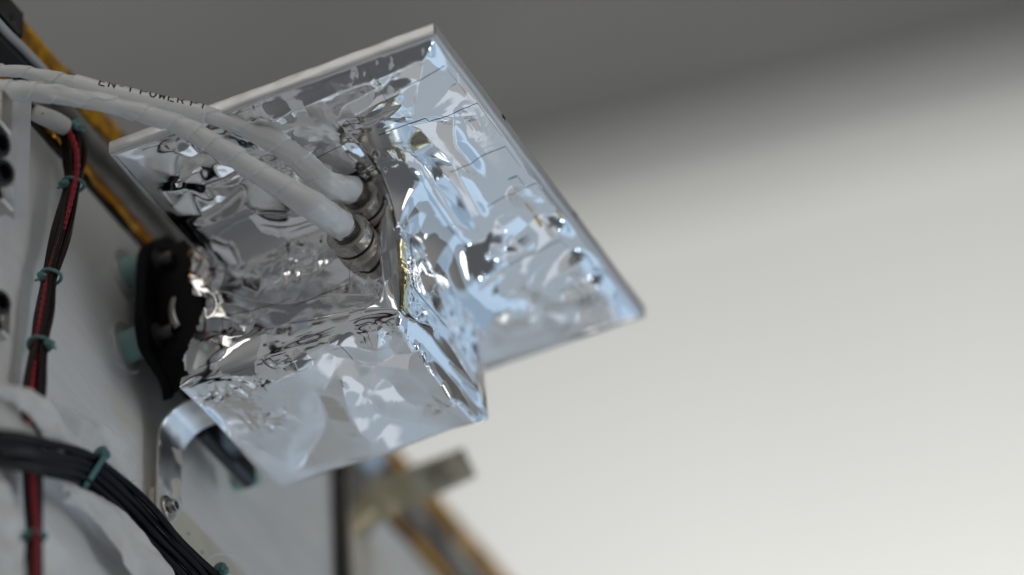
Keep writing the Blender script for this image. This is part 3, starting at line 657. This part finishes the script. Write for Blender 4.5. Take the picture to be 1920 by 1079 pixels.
# ------------------------------------------------------------------ white wrapped cables with their connectors
def connector(cable, base, length_scale=1.0):
    """round threaded plug standing on the box's upper face; axis -b"""
    d = np.array([0, -1.0, 0]); o = np.array(base)
    V, F = lathe([(-3, 6.0), (0.2, 6.0), (0.5, 6.2), (3.4, 6.2), (3.7, 5.9), (3.7, 5.2)], o, d, 72, toworld=L); c = mesh('connector', V, F, 'nickel', cable, sharp=35)
    V, F = lathe([(3.4, 5.5), (4.9, 5.5)], o, d, 64, toworld=L); mesh('groove', V, F, 'black_line', c, sharp=30)
    V, F = lathe([(4.7, 5.3), (4.7, 5.9), (5.0, 6.1), (8.4, 6.1), (8.8, 5.7), (8.9, 5.0), (8.9, 3.5)], o, d, 72, toworld=L); mesh('coupling_ring', V, F, 'nickel', c, sharp=35)
    pr = [(8.7, 3.95)]
    for k in range(3): pr += [(9.1 + 0.75 * k, 3.95), (9.3 + 0.75 * k, 3.6), (9.45 + 0.75 * k, 3.6), (9.65 + 0.75 * k, 3.95)]
    pr += [(11.8, 3.6)]
    V, F = lathe(pr, o, d, 64, toworld=L); mesh('threaded_end', V, F, 'dark_metal', c, sharp=40)
    # flats milled into the ring
    for ang in (0.35, 2.2):
        u = np.array([0, 0, 1.0]); u = np.array([math.sin(ang), 0, math.cos(ang)]); t = np.array([math.cos(ang), 0, -math.sin(ang)])
        X, Fh = hexa((-0.8, 4.9, 5.95), (0.8, 8.5, 6.2), 0.1)
        Vv = o + X[:, 0:1] * t + X[:, 1:2] * d + X[:, 2:3] * u
        mesh('index_flat', L(Vv), Fh, 'steel', c, sharp=30)
    return o + d * 11.0, d
GLYPH = {'E': [[(1, 0), (0, 0), (0, 1), (1, 1)], [(0, .5), (.8, .5)]], 'N': [[(0, 0), (0, 1), (1, 0), (1, 1)]], '-': [[(.15, .5), (.85, .5)]], '1': [[(.5, 0), (.5, 1), (.2, .75)]],
         'P': [[(0, 0), (0, 1), (.8, 1), (1, .85), (1, .6), (.8, .45), (0, .45)]], 'O': [[(.3, 0), (0, .25), (0, .75), (.3, 1), (.7, 1), (1, .75), (1, .25), (.7, 0), (.3, 0)]],
         'W': [[(0, 1), (.15, 0), (.5, .6), (.85, 0), (1, 1)]], 'R': [[(0, 0), (0, 1), (.8, 1), (1, .85), (1, .6), (.8, .45), (0, .45)], [(.5, .45), (1, 0)]], ' ': []}
def wrap_radius(s, nseg, base, seed, pitch=7.5, amp=0.34, lump=0.26):
    th = np.linspace(0, 1, nseg, endpoint=False)[None, :]
    fr = (s[:, None] / pitch + th + 0.7 * vnoise(s / 14, s * 0 + seed, seed)[:, None]) % 1.0
    return base[:, None] + amp * (fr - 0.5) * (1 + 0.5 * vnoise(s / 9, s * 0, seed + 3))[:, None] + lump * fbm(s[:, None] / 6 + 0 * th, 3 * np.sin(2 * np.pi * th) + 0 * s[:, None], seed + 1, 2)
def cables():
    mm = lambda wpx: wpx * 0.5 * 0.1415
    # nearer cable
    c1 = thing('white_cable', 'unprinted white tape-wrapped cable, the nearer and thicker of the two running into the foil box', 'cable', L([hit(672, 488, 1, B0)])[0], 'white cables into the foil box')
    base1 = hit(677, 468, 1, B0); e1, d1 = connector(c1, base1); ev = LV(e1); ax = R @ np.array([0, -1.0, 0])
    pts = [(*PX(-60, 166, 976), mm(37)), (*PX(0, 168, 976), mm(37)), (*PX(56, 171, 976), mm(37)), (*PX(111, 178, 976), mm(35)), (*PX(207, 197, 977), mm(34)), (*PX(290, 219, 978), mm(36)), (*PX(341, 237, 979), mm(38)), (*PX(410, 276, 979), mm(40)), (*PX(477, 320, 980), mm(43)), (*PX(543, 361, 981), mm(49)), (*PX(592, 390, 983), mm(54))]
    pts += [(*(ev + ax * 0.3), mm(55))]
    P, s = spline(pts, 560); r = wrap_radius(s, 56, P[:, 3], 5)
    V, F = tube_verts(P[:, :3], r, 56); mesh('tape_wrap', W(V), F, 'ptfe', c1, sharp=28)
    # farther, labelled cable
    base2 = base1 + np.array([2.5, 2.0, -12.8])
    c2 = thing('white_cable', 'white cable with a black-printed label sleeve, the farther of the two', 'cable', L([base2])[0], 'white cables into the foil box')
    e2, d2 = connector(c2, base2); ev = LV(e2)
    pts = [(*PX(-60, 132, 984), mm(22)), (*PX(0, 133, 984), mm(23)), (*PX(44, 136, 985), mm(24)), (*PX(137, 156, 986), mm(28)), (*PX(185, 169, 986), mm(30)), (*PX(278, 190, 987), mm(30)), (*PX(370, 211, 988), mm(30)), (*PX(399, 219, 988), mm(30)), (*PX(440, 233, 989), mm(31)), (*PX(480, 250, 990), mm(38)), (*PX(506, 262, 990), mm(43)), (*PX(540, 283, 991), mm(42)), (*PX(580, 316, 993), mm(46)), (*PX(612, 345, 995), mm(50))]
    pts += [(*(ev + ax * 0.3), mm(53))]
    P, s = spline(pts, 420); r = wrap_radius(s, 56, P[:, 3], 15)
    # knot of tape on the upper side
    Kc = PX(500, 250, 990); ds = np.linalg.norm(P[:, :3] - Kc, axis=1)
    k = np.exp(-((s - s[np.argmin(ds)]) / 3.2) ** 2); th = np.linspace(0, 2 * np.pi, 56, endpoint=False)
    r = r + 1.0 * k[:, None] * np.maximum(0, np.cos(th))[None, :]
    V, F = tube_verts(P[:, :3], r, 56); mesh('tape_wrap', W(V), F, 'ptfe', c2, sharp=28)
    # label sleeve
    i0 = np.argmin(np.abs(P[:, 0] / P[:, 2] * FPX + 960 - 137)); i1 = np.argmin(np.abs(P[:, 0] / P[:, 2] * FPX + 960 - 396))
    seg = P[i0:i1 + 1, :3]; q, ss = spline(seg[::6], 140); RS = mm(35)
    rs = np.full(140, RS); rs[:2] -= 0.25; rs[-2:] -= 0.25; rs = rs + 0.05 * vnoise(ss / 7, ss * 0, 8)
    V, F = tube_verts(q, rs, 56); sl = mesh('label_sleeve', W(V), F, 'sleeve', c2, sharp=60)
    # printed text, wrapped over the top of the sleeve
    t, u, v = frames(q)
    text = 'EN-1 POWER P1'; adv = 2.5; Hh, Wd = 3.0, 1.55; Sx0 = 6.8; sw = 0.22
    up = -1.0
    VV, FF = [], []
    def surf(sx, arc):                       # sx along the sleeve in mm, arc: height measured round the sleeve
        k = np.interp(sx, ss, np.arange(len(ss))); i = int(np.clip(k, 0, len(ss) - 2)); f = k - i
        c = q[i] * (1 - f) + q[i + 1] * f; uu = u[i]; vv = v[i]; R_ = np.interp(sx, ss, rs) + 0.035
        # direction that faces the camera, perpendicular to the axis
        tocam = -c / np.linalg.norm(c); tt = t[i]; n0 = tocam - tt * (tocam @ tt); n0 /= np.linalg.norm(n0)
        side = np.cross(tt, n0); side = side if side[1] < 0 else -side          # up in the picture
        ph = arc / R_
        return c + R_ * (math.cos(ph) * n0 + math.sin(ph) * side)
    x = Sx0
    for ch in text:
        for poly in GLYPH[ch]:
            pp = []
            for k in range(len(poly) - 1):
                for f in np.linspace(0, 1, 6, endpoint=False): pp.append((poly[k][0] * (1 - f) + poly[k + 1][0] * f, poly[k][1] * (1 - f) + poly[k + 1][1] * f))
            pp.append(poly[-1]); pp = np.array(pp, float) * np.array([Wd, Hh])
            dd = np.gradient(pp, axis=0); dd /= np.linalg.norm(dd, axis=1)[:, None] + 1e-9; nn = np.stack([-dd[:, 1], dd[:, 0]], 1)
            b = len(VV)
            for a_, n_ in zip(pp, nn):
                for sg in (-1, 1):
                    g = a_ + n_ * sw * sg; VV.append(surf(x + g[0], 1.42 + g[1]))
            for k in range(len(pp) - 1): FF.append([b + 2 * k, b + 2 * k + 1, b + 2 * k + 3, b + 2 * k + 2])
        x += adv if ch != ' ' else adv * 0.42
    mesh('lettering', W(np.array(VV)), FF, 'ink', sl, smooth_sh=False)
cables()

# ------------------------------------------------------------------ brown and red wire bundle with teal lacing
def ring_tube(c, t, ra, rb, rt, ref, n=40, wob=0.0):
    """closed loop round an axis t at c; ra, rb the two half-widths; rt the cord radius; returns view-frame verts"""
    t = t / np.linalg.norm(t); u = np.array(ref, float); u = u - t * (u @ t); u /= np.linalg.norm(u); v = np.cross(t, u)
    th = np.linspace(0, 2 * np.pi, n + 1); C = c + ra * np.cos(th)[:, None] * u + rb * np.sin(th)[:, None] * v + (wob * np.sin(2 * th + 1))[:, None] * t
    return tube_verts(C, rt, 10, ref=t, caps=False)
def lump(c, r, seed, sq=(1, 1, 1), n=14):
    th = np.linspace(0, np.pi, n); ph = np.linspace(0, 2 * np.pi, 2 * n, endpoint=False); T_, P_ = np.meshgrid(th, ph, indexing='ij')
    rr = r * (1 + 0.25 * fbm(T_ * 1.5, np.sin(P_) * 1.5 + np.cos(P_), seed, 2))
    V = np.stack([rr * np.sin(T_) * np.cos(P_) * sq[0], rr * np.sin(T_) * np.sin(P_) * sq[1], rr * np.cos(T_) * sq[2]], -1).reshape(-1, 3) + c
    return V, grid_faces(n, 2 * n, wrap_v=True).tolist()
def wire_bundle():
    wb = thing('wire_bundle', 'dark brown wires with a red pair, laced with teal cord, running down the panel', 'wire bundle', L([on_panel(95, 520)])[0])
    key = [(104, 226, 5, 14), (126, 238, 7, 17), (140, 270, 8, 22), (143, 300, 8, 23), (137, 348, 7, 14), (118, 435, 6, 20), (95, 520, 5.5, 13), (85, 590, 5.5, 18), (75, 648, 5, 15), (66, 725, 5, 20), (60, 800, 5, 18), (62, 900, 5, 18), (66, 1005, 5, 13), (62, 1100, 5, 18), (58, 1180, 5, 16)]
    pts = [(*LV(on_panel(x, y, h)), w * 0.1415 * 1.2 + 0.35) for x, y, h, w in key]
    P, s = spline(pts, 300); t, u, v = frames(P[:, :3], ref=[1, 0, 0]); Rb = P[:, 3]
    rng = np.random.RandomState(3); n = 11
    for k in range(n):
        rr = 0.45 + 0.5 * (k % 3) / 2.0; ph = 2 * np.pi * k / n * 1.0 + 0.5 * vnoise(s / 25, s * 0 + k, 40 + k)
        off = np.maximum(Rb - 0.45, 0.5) * rr
        C = P[:, :3] + off[:, None] * (np.cos(ph)[:, None] * u + 0.8 * np.sin(ph)[:, None] * v)
        V, F = tube_verts(C, 0.68, 10); mesh('wire', W(V), F, 'brown', wb)
    # red pair twisted on the camera side: find the angle that faces the camera-left
    for q in (0, 1):
        side = np.interp(s, [0, 20, 40, 60, 80, 120, 160], [-0.2, 0.2, -0.1, -0.5, -0.6, -0.2, 0.3])
        tw = 0.55
        C = P[:, :3] + (side * Rb)[:, None] * u
        tocam = -C / np.linalg.norm(C, axis=1)[:, None]; C = C + tocam * (np.sqrt(np.maximum(0.15, 1 - side ** 2)) * (Rb * 0.95 + 0.55))[:, None]
        C = C + tw * (np.cos(s * 1.35 + np.pi * q)[:, None] * u + np.sin(s * 1.35 + np.pi * q)[:, None] * tocam)
        V, F = tube_verts(C, 0.56, 10); mesh('wire', W(V), F, 'red', wb)['label'] = 'bright red twisted wire'
    for (x, y, sx) in ((126, 240, 1), (137, 348, -1), (95, 520, -1), (75, 648, 1), (66, 1005, -1)):
        i = np.argmin(np.abs(P[:, 1] / P[:, 2] * FPX + 539.5 - y)); c = P[i, :3]; r = max(Rb[i], 1.6) + 0.35
        V, F = ring_tube(c, t[i], r, r * 0.95, 0.5, u[i], wob=0.3); tie = mesh('lacing_tie', W(V), F, 'teal_cord', wb)
        tc = -c / np.linalg.norm(c); kc = c + tc * r * 0.8 + np.array([sx * r * 0.75, -0.3, 0])
        V, F = lump(kc, 1.25, 90 + x, (1.2, 0.9, 0.8)); mesh('knot', W(V), F, 'teal_cord', tie)
        for q in (-1, 1):
            e = kc + np.array([sx * (1.6 + 0.3 * q), 0.9 * q + 0.3, -0.8]); V, F = tube_verts(spline([kc, (kc + e) / 2 + [0, 0.3, -0.3], e], 8)[0], 0.36, 8); mesh('cut_tail', W(V), F, 'teal_cord', tie)
    # white sleeve at the upper end
    pts = [LV(on_panel(66, 212, 5)), LV(on_panel(80, 218, 6)), LV(on_panel(100, 226, 7)), LV(on_panel(122, 238, 8))]
    Q, ss = spline(pts, 30); r = 2.3 + 0.3 * np.sin(np.linspace(0, 2.6, 30)); V, F = tube_verts(Q, r, 24); slv = mesh('white_sleeve', W(V), F, 'cloth', wb)
    V, F = lump(LV(on_panel(77, 214, 6.5)), 1.2, 5); mesh('knot', W(V), F, 'teal_cord', slv)
wire_bundle()

# ------------------------------------------------------------------ black cable bundle, its cable ties, white cloth
def black_bundle():
    bb = thing('black_cable_bundle', 'thick bundle of glossy black cables curving across the lower left corner', 'cable bundle', L([on_panel(180, 900)])[0])
    key = [(-60, 838, 9), (0, 846, 9), (70, 855, 9), (140, 872, 9), (180, 896, 9), (240, 950, 9), (300, 1015, 9), (360, 1075, 9), (420, 1140, 9)]
    P, s = spline([LV(on_panel(x, y, h)) for x, y, h in key], 200); t, u, v = frames(P, ref=[0, -1, 0])
    lay = [(-3.9, 0.4), (-2.0, -0.6), (0.1, -0.9), (2.2, -0.6), (4.1, 0.3), (-3.0, 1.6), (-0.8, 1.8), (1.4, 1.7), (3.3, 1.8)]
    for k, (x, y) in enumerate(lay):
        w1 = 0.7 * vnoise(s / 22, s * 0 + k, 61 + k); w2 = 0.8 * vnoise(s / 18, s * 0 + k, 81 + k)
        spread = np.interp(s, [0, s[-1] * .45, s[-1]], [1.05, 0.9, 1.1])
        tocam = -P / np.linalg.norm(P, axis=1)[:, None]; side = np.cross(t, tocam); side *= np.sign(side[:, 1:2]); side /= np.linalg.norm(side, axis=1)[:, None]
        C = P + side * (x * spread + w1)[:, None] - tocam * (y + w2)[:, None]
        V, F = tube_verts(C, 1.08, 14); mesh('cable', W(V), F, 'cable', bb)
    # zip tie near (185, 890)
    def tie(px, py, hx, hy, half=4.9, hs=2.6):
        i = np.argmin((P[:, 0] / P[:, 2] * FPX + 960 - px) ** 2 + (P[:, 1] / P[:, 2] * FPX + 539.5 - py) ** 2); c = P[i]
        tocam = -c / np.linalg.norm(c); side = np.cross(t[i], tocam); side *= np.sign(side[1]); side /= np.linalg.norm(side)
        n = 60; th = np.linspace(0, 2 * np.pi, n); loop = c - tocam * 0.6 + np.cos(th)[:, None] * side * (half + 0.9) + np.sin(th)[:, None] * tocam * 3.5
        wv = t[i] * 1.0; inn = c - tocam * 0.6 + np.cos(th)[:, None] * side * (half + 0.25) + np.sin(th)[:, None] * tocam * 2.85
        loop = loop + t[i] * (0.9 * np.cos(th))[:, None]; inn = inn + t[i] * (0.9 * np.cos(th))[:, None]
        G = np.stack([loop - wv * .8, loop - wv, inn - wv, inn + wv, loop + wv, loop + wv * .8], 1)
        o = mesh('cable_tie', W(G.reshape(-1, 3)), grid_faces(n, 6, wrap_v=True).tolist(), 'teal_tie', bb, sharp=40); o['label'] = 'dark teal plastic cable tie'
        hc = LV(on_panel(hx, hy, 11)); V, F = hexa((-hs, -hs * .8, -1.6), (hs, hs * .8, 1.6), 0.7)
        a = -side; b_ = t[i]; Vv = hc + V[:, 0:1] * a + V[:, 1:2] * b_ + V[:, 2:3] * tocam; mesh('tie_head', W(Vv), F, 'teal_tie', o, sharp=30)
        V, F = lump(hc + tocam * 1.0 + a * 1.0, 1.9, 33, (1, 1, 0.8)); mesh('tie_tail', W(V), F, 'teal_tie', o)
    tie(172, 893, 187, 858); tie(398, 1116, 409, 1074, 4.6, 2.4)
black_bundle()
def cloths():
    def cloth(label, left, right, seed, amp=0.8, n=60, m=16, h0=0.0, thick=0.5):
        l = [LV(on_panel(*q)) for q in left]; r = [LV(on_panel(*q)) for q in right]
        e1v = R @ np.array([1.0, 0, 0])
        fn = lambda U, V: (amp * fbm(U * 7, V * 3, seed, 3))[..., None] * e1v + (1.6 * amp * np.sin(np.pi * V))[..., None] * e1v
        P = ribbon(l, r, n, m, fn); V, F = sheet(P, thick)
        o = mesh('white_cloth', W(V), F, 'cloth', sharp=60); tag(o, label, 'cloth', 'white cloth wraps'); return o
    cloth('white cloth wrap folded over the wires above the black cable bundle', [(-60, 700, 9), (0, 722, 10), (50, 732, 11), (90, 760, 11), (118, 800, 10), (145, 840, 9)], [(-60, 735, 9), (0, 745, 10), (38, 765, 11), (68, 800, 10), (100, 828, 9), (120, 850, 8)], 301)
    cloth('pale cloth flap hanging at the left edge above the black cables', [(-60, 720, 6), (-10, 735, 7), (30, 775, 7), (75, 815, 7), (115, 850, 6)], [(-60, 860, 6), (-10, 870, 6), (20, 880, 6), (50, 885, 6), (90, 890, 6)], 311, 0.5)
    cloth('white cloth sheath lying under the black cable bundle', [(108, 915, 7), (150, 915, 8), (215, 950, 8), (270, 1010, 8), (330, 1085, 8), (380, 1150, 8)], [(120, 938, 6), (160, 962, 6), (205, 1010, 6), (225, 1050, 6), (255, 1090, 6), (300, 1160, 6)], 321, 0.9)
    cloth('grey-white cloth strip hanging at the far lower left corner', [(-70, 900, 9), (-60, 960, 9), (-50, 1030, 9), (-40, 1140, 9)], [(20, 905, 8), (34, 960, 8), (40, 1030, 8), (46, 1140, 8)], 331, 0.7)
cloths()

# ------------------------------------------------------------------ silver strap, rail, thread
def straps():
    st = thing('silver_strap', 'silver foil-taped metal strap hooked up under the foil box and screwed to the panel', 'strap', L([on_panel(320, 950)])[0])
    # profile in (c, a), extruded along b
    prof = [(92, -20.5), (78, -20.5), (66, -20.3), (52, -20.0), (47, -19.2), (44, -17.0), (42.4, -14.0), (41.9, -11.0), (41.8, -7)]
    Q, _ = spline([(p[0], p[1], 0) for p in prof], 60)
    b0, b1 = 62.3, 74.8; bb = np.linspace(b0, b1, 12)
    P = np.zeros((60, 12, 3)); P[..., 0] = Q[:, 1][:, None]; P[..., 2] = Q[:, 0][:, None]; P[..., 1] = bb[None, :]
    V, F = sheet(P, 0.6); mesh('strap', L(V), F, 'cream', st, sharp=40)
    k = Q[:, 0] < 69; P2 = P[k].copy(); 
    P2[..., 0] += 0.08 + 0.2 * fbm(P2[..., 1] / 4, P2[..., 2] / 5, 401, 2) * smooth(P2[..., 2], 40, 46); P2[..., 1] = np.interp(P2[..., 1], [b0, b1], [b0 - 0.15, b1 + 0.15])
    V, F = sheet(P2, 0.12); mesh('foil_tape', L(V), F, 'silver_clean', st, subsurf=1)
    o = hit(318, 952, 0, -19.6); screw_parts(st, (-20.3, o[1], o[2]), (1, 0, 0), 2.0, 2.2, 3.6)
    # cream rail along the panel
    ra = thing('cream_rail', 'cream painted perforated rail running down the panel behind the black cables', 'rail', L([on_panel(370, 1030)])[0])
    p0 = hit(283, 918, 0, -22.6); p1 = hit(333, 960, 0, -22.6); c_up = p1[2]
    outline = [(p0[1], c_up - 1), (200, c_up - 1), (200, c_up + 12), (p0[1], c_up + 12)]
    V, F = prism(rounded(outline, 4), AP + 0.3, -21.6, 0, 0.2); mesh('rail', L(V), F, 'cream', ra, sharp=30)
    for x, y in ((338, 1006), (353, 1001), (379, 1036), (362, 1050)):
        q = hit(x, y, 0, -21.6); V, F = lathe([(0, 0.45), (0.06, 0.45)], (-21.6, q[1], q[2]), (1, 0, 0), 12, toworld=L); mesh('hole', V, F, 'black_line', ra)
    # far strap with its loose olive tape
    s2 = thing('far_strap', 'blurred metal strap on the panel below the foil box, carrying olive tape', 'strap', L([on_panel(660, 985)])[0])
    q = on_panel(660, 985); b0, b1 = q[1] - 8, q[1] + 7
    prof = [(-24, -13), (-22, -17), (-16, -20), (0, -20.5), (20, -20.5), (75, -20.5)]
    Q, _ = spline([(p[0], p[1], 0) for p in prof], 50); bb = np.linspace(b0, b1, 8)
    P = np.zeros((50, 8, 3)); P[..., 0] = Q[:, 1][:, None]; P[..., 2] = Q[:, 0][:, None]; P[..., 1] = bb[None, :]
    V, F = sheet(P, 0.8, flip=True); mesh('strap', L(V), F, 'cream', s2, sharp=40)
    k = Q[:, 0] < 6; P2 = P[k].copy(); P2[..., 0] += 0.15; V, F = sheet(P2, 0.12, flip=True); mesh('foil_tape', L(V), F, 'silver_tape', s2)
    V, F = hexa((AP, b0 - 5, -18), (-21.8, b0 - 0.5, 75), 0.4); mesh('dark_edge', L(V), F, 'black_line', s2, sharp=30)
    screw_parts(s2, (-20.4, q[1], 3.5), (1, 0, 0), 2.2, 2.4, 3.8)
    l = [PX(648, 992, 1132), PX(672, 930, 1134), PX(705, 902, 1135), PX(745, 888, 1136), PX(790, 868, 1134), PX(830, 855, 1130), PX(868, 840, 1126)]
    r = [PX(662, 1014, 1130), PX(700, 990, 1131), PX(735, 968, 1132), PX(770, 950, 1134), PX(810, 933, 1132), PX(852, 914, 1128), PX(894, 894, 1124)]
    P = ribbon(l, r, 50, 10, lambda U, V: (np.array([0, 0, 1.0]) * (3.0 * np.sin(U * 9) * smooth(U, 0.5, 1) + 0.8 * fbm(U * 6, V * 2, 7))[..., None]))
    o = thing('olive_tape_flag', 'x', 'tape', W(PX(700, 950, 1133)))
    V, F = sheet(P, 0.4); mesh('tape', W(V), F, 'olive', o, sharp=60)
    V, F = sheet(P[27:] - np.array([0, 0, 0.5]), 0.2); mesh('shiny_end', W(V), F, 'tan_foil', o, sharp=60)
    tag(o, 'loose olive tape end sticking out past the panel edge below the foil box', 'tape')
    # fine thread
    P, s = spline([LV(on_panel(362, 1100, 6)), LV(on_panel(378, 1062, 8)), LV(on_panel(400, 1042, 10)), LV(on_panel(430, 1040, 11)), LV(on_panel(462, 1056, 11)), LV(on_panel(488, 1082, 10)), LV(on_panel(500, 1110, 8))], 60)
    V, F = tube_verts(P, 0.2, 8); o = mesh('clear_thread', W(V), F, 'thread'); tag(o, 'thin clear thread looping over the cream rail at the bottom edge', 'thread')
    # crumpled clear film on the panel
    P = ribbon([on_panel(100, 745, 1), on_panel(150, 770, 3), on_panel(205, 800, 2), on_panel(240, 850, 4), on_panel(262, 900, 2)], [on_panel(135, 800, 1), on_panel(150, 830, 2), on_panel(175, 860, 1), on_panel(205, 885, 2), on_panel(225, 915, 1)], 50, 24, lambda U, V: np.stack([1.3 * fbm(U * 5, V * 3, 501, 2), 0 * U, 0 * U], -1))
    V, F = sheet(P, 0.1); o = mesh('clear_film', L(V), F, 'film'); tag(o, 'crumpled clear plastic film on the panel above the black cable bundle', 'film')
M['film'] = mat('clear_film', (0.9, 0.92, 0.95), 0.12, 0.0, 0.5); M['film'].node_tree.nodes['Principled BSDF'].inputs['Alpha'].default_value = 0.14
M['silver_clean'] = mat('silver_strap_tape', (0.88, 0.88, 0.88), 0.30, 1.0, color2=(0.62, 0.62, 0.64), var_scale=110, bump=0.05, bump_scale=160)
straps()

# ------------------------------------------------------------------ left edge fittings
def fittings():
    # white angle: outline in the picture at its lower end, standing along the c direction
    cdir = R @ np.array([0, 0, 1.0])
    an = thing('white_angle', 'white painted angle post at the left edge under the white cables', 'bracket', W(PX(28, 412, 962)))
    base = [PX(-60, 360, 972), PX(27, 412, 962), PX(51, 404, 966), PX(44, 396, 974), PX(30, 402, 972), PX(-56, 352, 980)]
    n = len(base); V = np.array(base + [b - cdir * 41 for b in base]); F = [[k, (k + 1) % n, n + (k + 1) % n, n + k] for k in range(n)] + [list(range(n))[::-1], [n + k for k in range(n)]]
    mesh('post', W(V), F, 'white_paint', an, smooth_sh=False)
    def bolt(px, py, depth, label, dirv, r=3.0, h=6):
        bt = thing('socket_bolt', label, 'bolt', W(PX(px, py, depth)), 'black socket bolts at the left edge')
        o = PX(px, py, depth); d = np.array(dirv, float)
        V, F = lathe([(-h, r), (-0.4, r), (0, r - 0.35), (0, r * 0.62), (-2.2, r * 0.58)], o, d, 36, toworld=W); hd = mesh('head', V, F, 'black_bolt', bt, sharp=35)
        hexmod = lambda k, hh, rr, th: rr * np.cos(np.pi / 6) / np.cos((th % (np.pi / 3)) - np.pi / 6)
        V, F = lathe([(-2.3, r * 0.6), (-2.1, r * 0.6)], o, d, 36, mod=hexmod, toworld=W); mesh('socket', V, F, 'black_line', hd)
    e1v = R @ np.array([1.0, 0, 0])
    bolt(9, 322, 950, 'lower black socket-head bolt in front of the white angle post', e1v + [0, 0, -.5], 3.6, 8)
    bolt(4, 268, 954, 'upper black socket-head bolt in front of the white angle post', e1v + [0, 0.1, -.2], 3.8, 9)
    bolt(4, 566, 948, 'lone black socket-head bolt at the left edge below the white post', e1v + [0, 0, -.4], 3.4, 8)
    def block(label, px, py, depth, size):
        V, F = hexa(-np.array(size) / 2, np.array(size) / 2, 0.4); o = mesh('metal_block', W(PX(px, py, depth) + V @ R.T), F, 'alu', sharp=30); tag(o, label, 'metal block', 'small metal blocks at the left edge')
    block('machined metal block under the bolts on the white post', -2, 368, 960, (6, 6, 9))
    block('pale metal block above the bolts, just below the white cables', -6, 215, 962, (6, 6, 12))
    block('pale metal block under the lone bolt at the left edge', -3, 605, 956, (5, 4, 10))
    # grey corner fitting on the panel's edge
    q = hit(20, 38, 0, AP + 1.8); q2 = hit(44, 72, 0, AP + 1.8)
    cf = thing('corner_fitting', 'dark grey metal fitting with a round hole at the end of the amber edge tape', 'fitting', L([q])[0])
    V, F = hexa((AP + 0.5, -85, -48), (AP + 2.4, q2[1] - 2.0, -39), 0.4); mesh('plate', L(V), F, 'grey_metal', cf, sharp=30)
    V, F = lathe([(0, 1.7), (0.05, 1.7)], (AP + 2.4, q[1], q[2]), (1, 0, 0), 28, toworld=L); mesh('hole', V, F, 'black_line', cf)
    V, F = hexa((AP + 0.4, q2[1] - 1.9, -48.2), (AP + 2.2, q2[1] - 1.0, -39), 0.1); mesh('joint', L(V), F, 'black_line', cf, sharp=30)
    # recess beside it, its shade painted by a black sheet, with a pale lip
    rc = thing('recess_shade', 'dark sheet painting the shaded recess, with a pale lip inside the panel edge at the upper left corner', 'shading', L([hit(20, 100, 0, AP + 2)])[0])
    z = [hit(-60, -20, 0, AP + 3), hit(0, 52, 0, AP + 3), hit(40, 92, 0, AP + 3), hit(80, 135, 0, AP + 3), hit(110, 175, 0, AP + 3)]
    y = [hit(-60, 90, 0, AP + 3), hit(-20, 110, 0, AP + 3), hit(0, 125, 0, AP + 3), hit(30, 150, 0, AP + 3), hit(60, 190, 0, AP + 3)]
    P = ribbon(z, y, 40, 10); V, F = sheet(P, 1.2); mesh('shading', L(V), F, 'black_gloss', rc, sharp=40)
    V, F = tube_verts(spline(z, 60)[0] + np.array([0.8, 0, 0.6]), 1.3, 12); mesh('lip', L(V), F, 'white_paint', rc)
M['black_bolt'] = mat('black_bolt', (0.015, 0.016, 0.022), 0.28, 0.3, 0.6)
fittings()
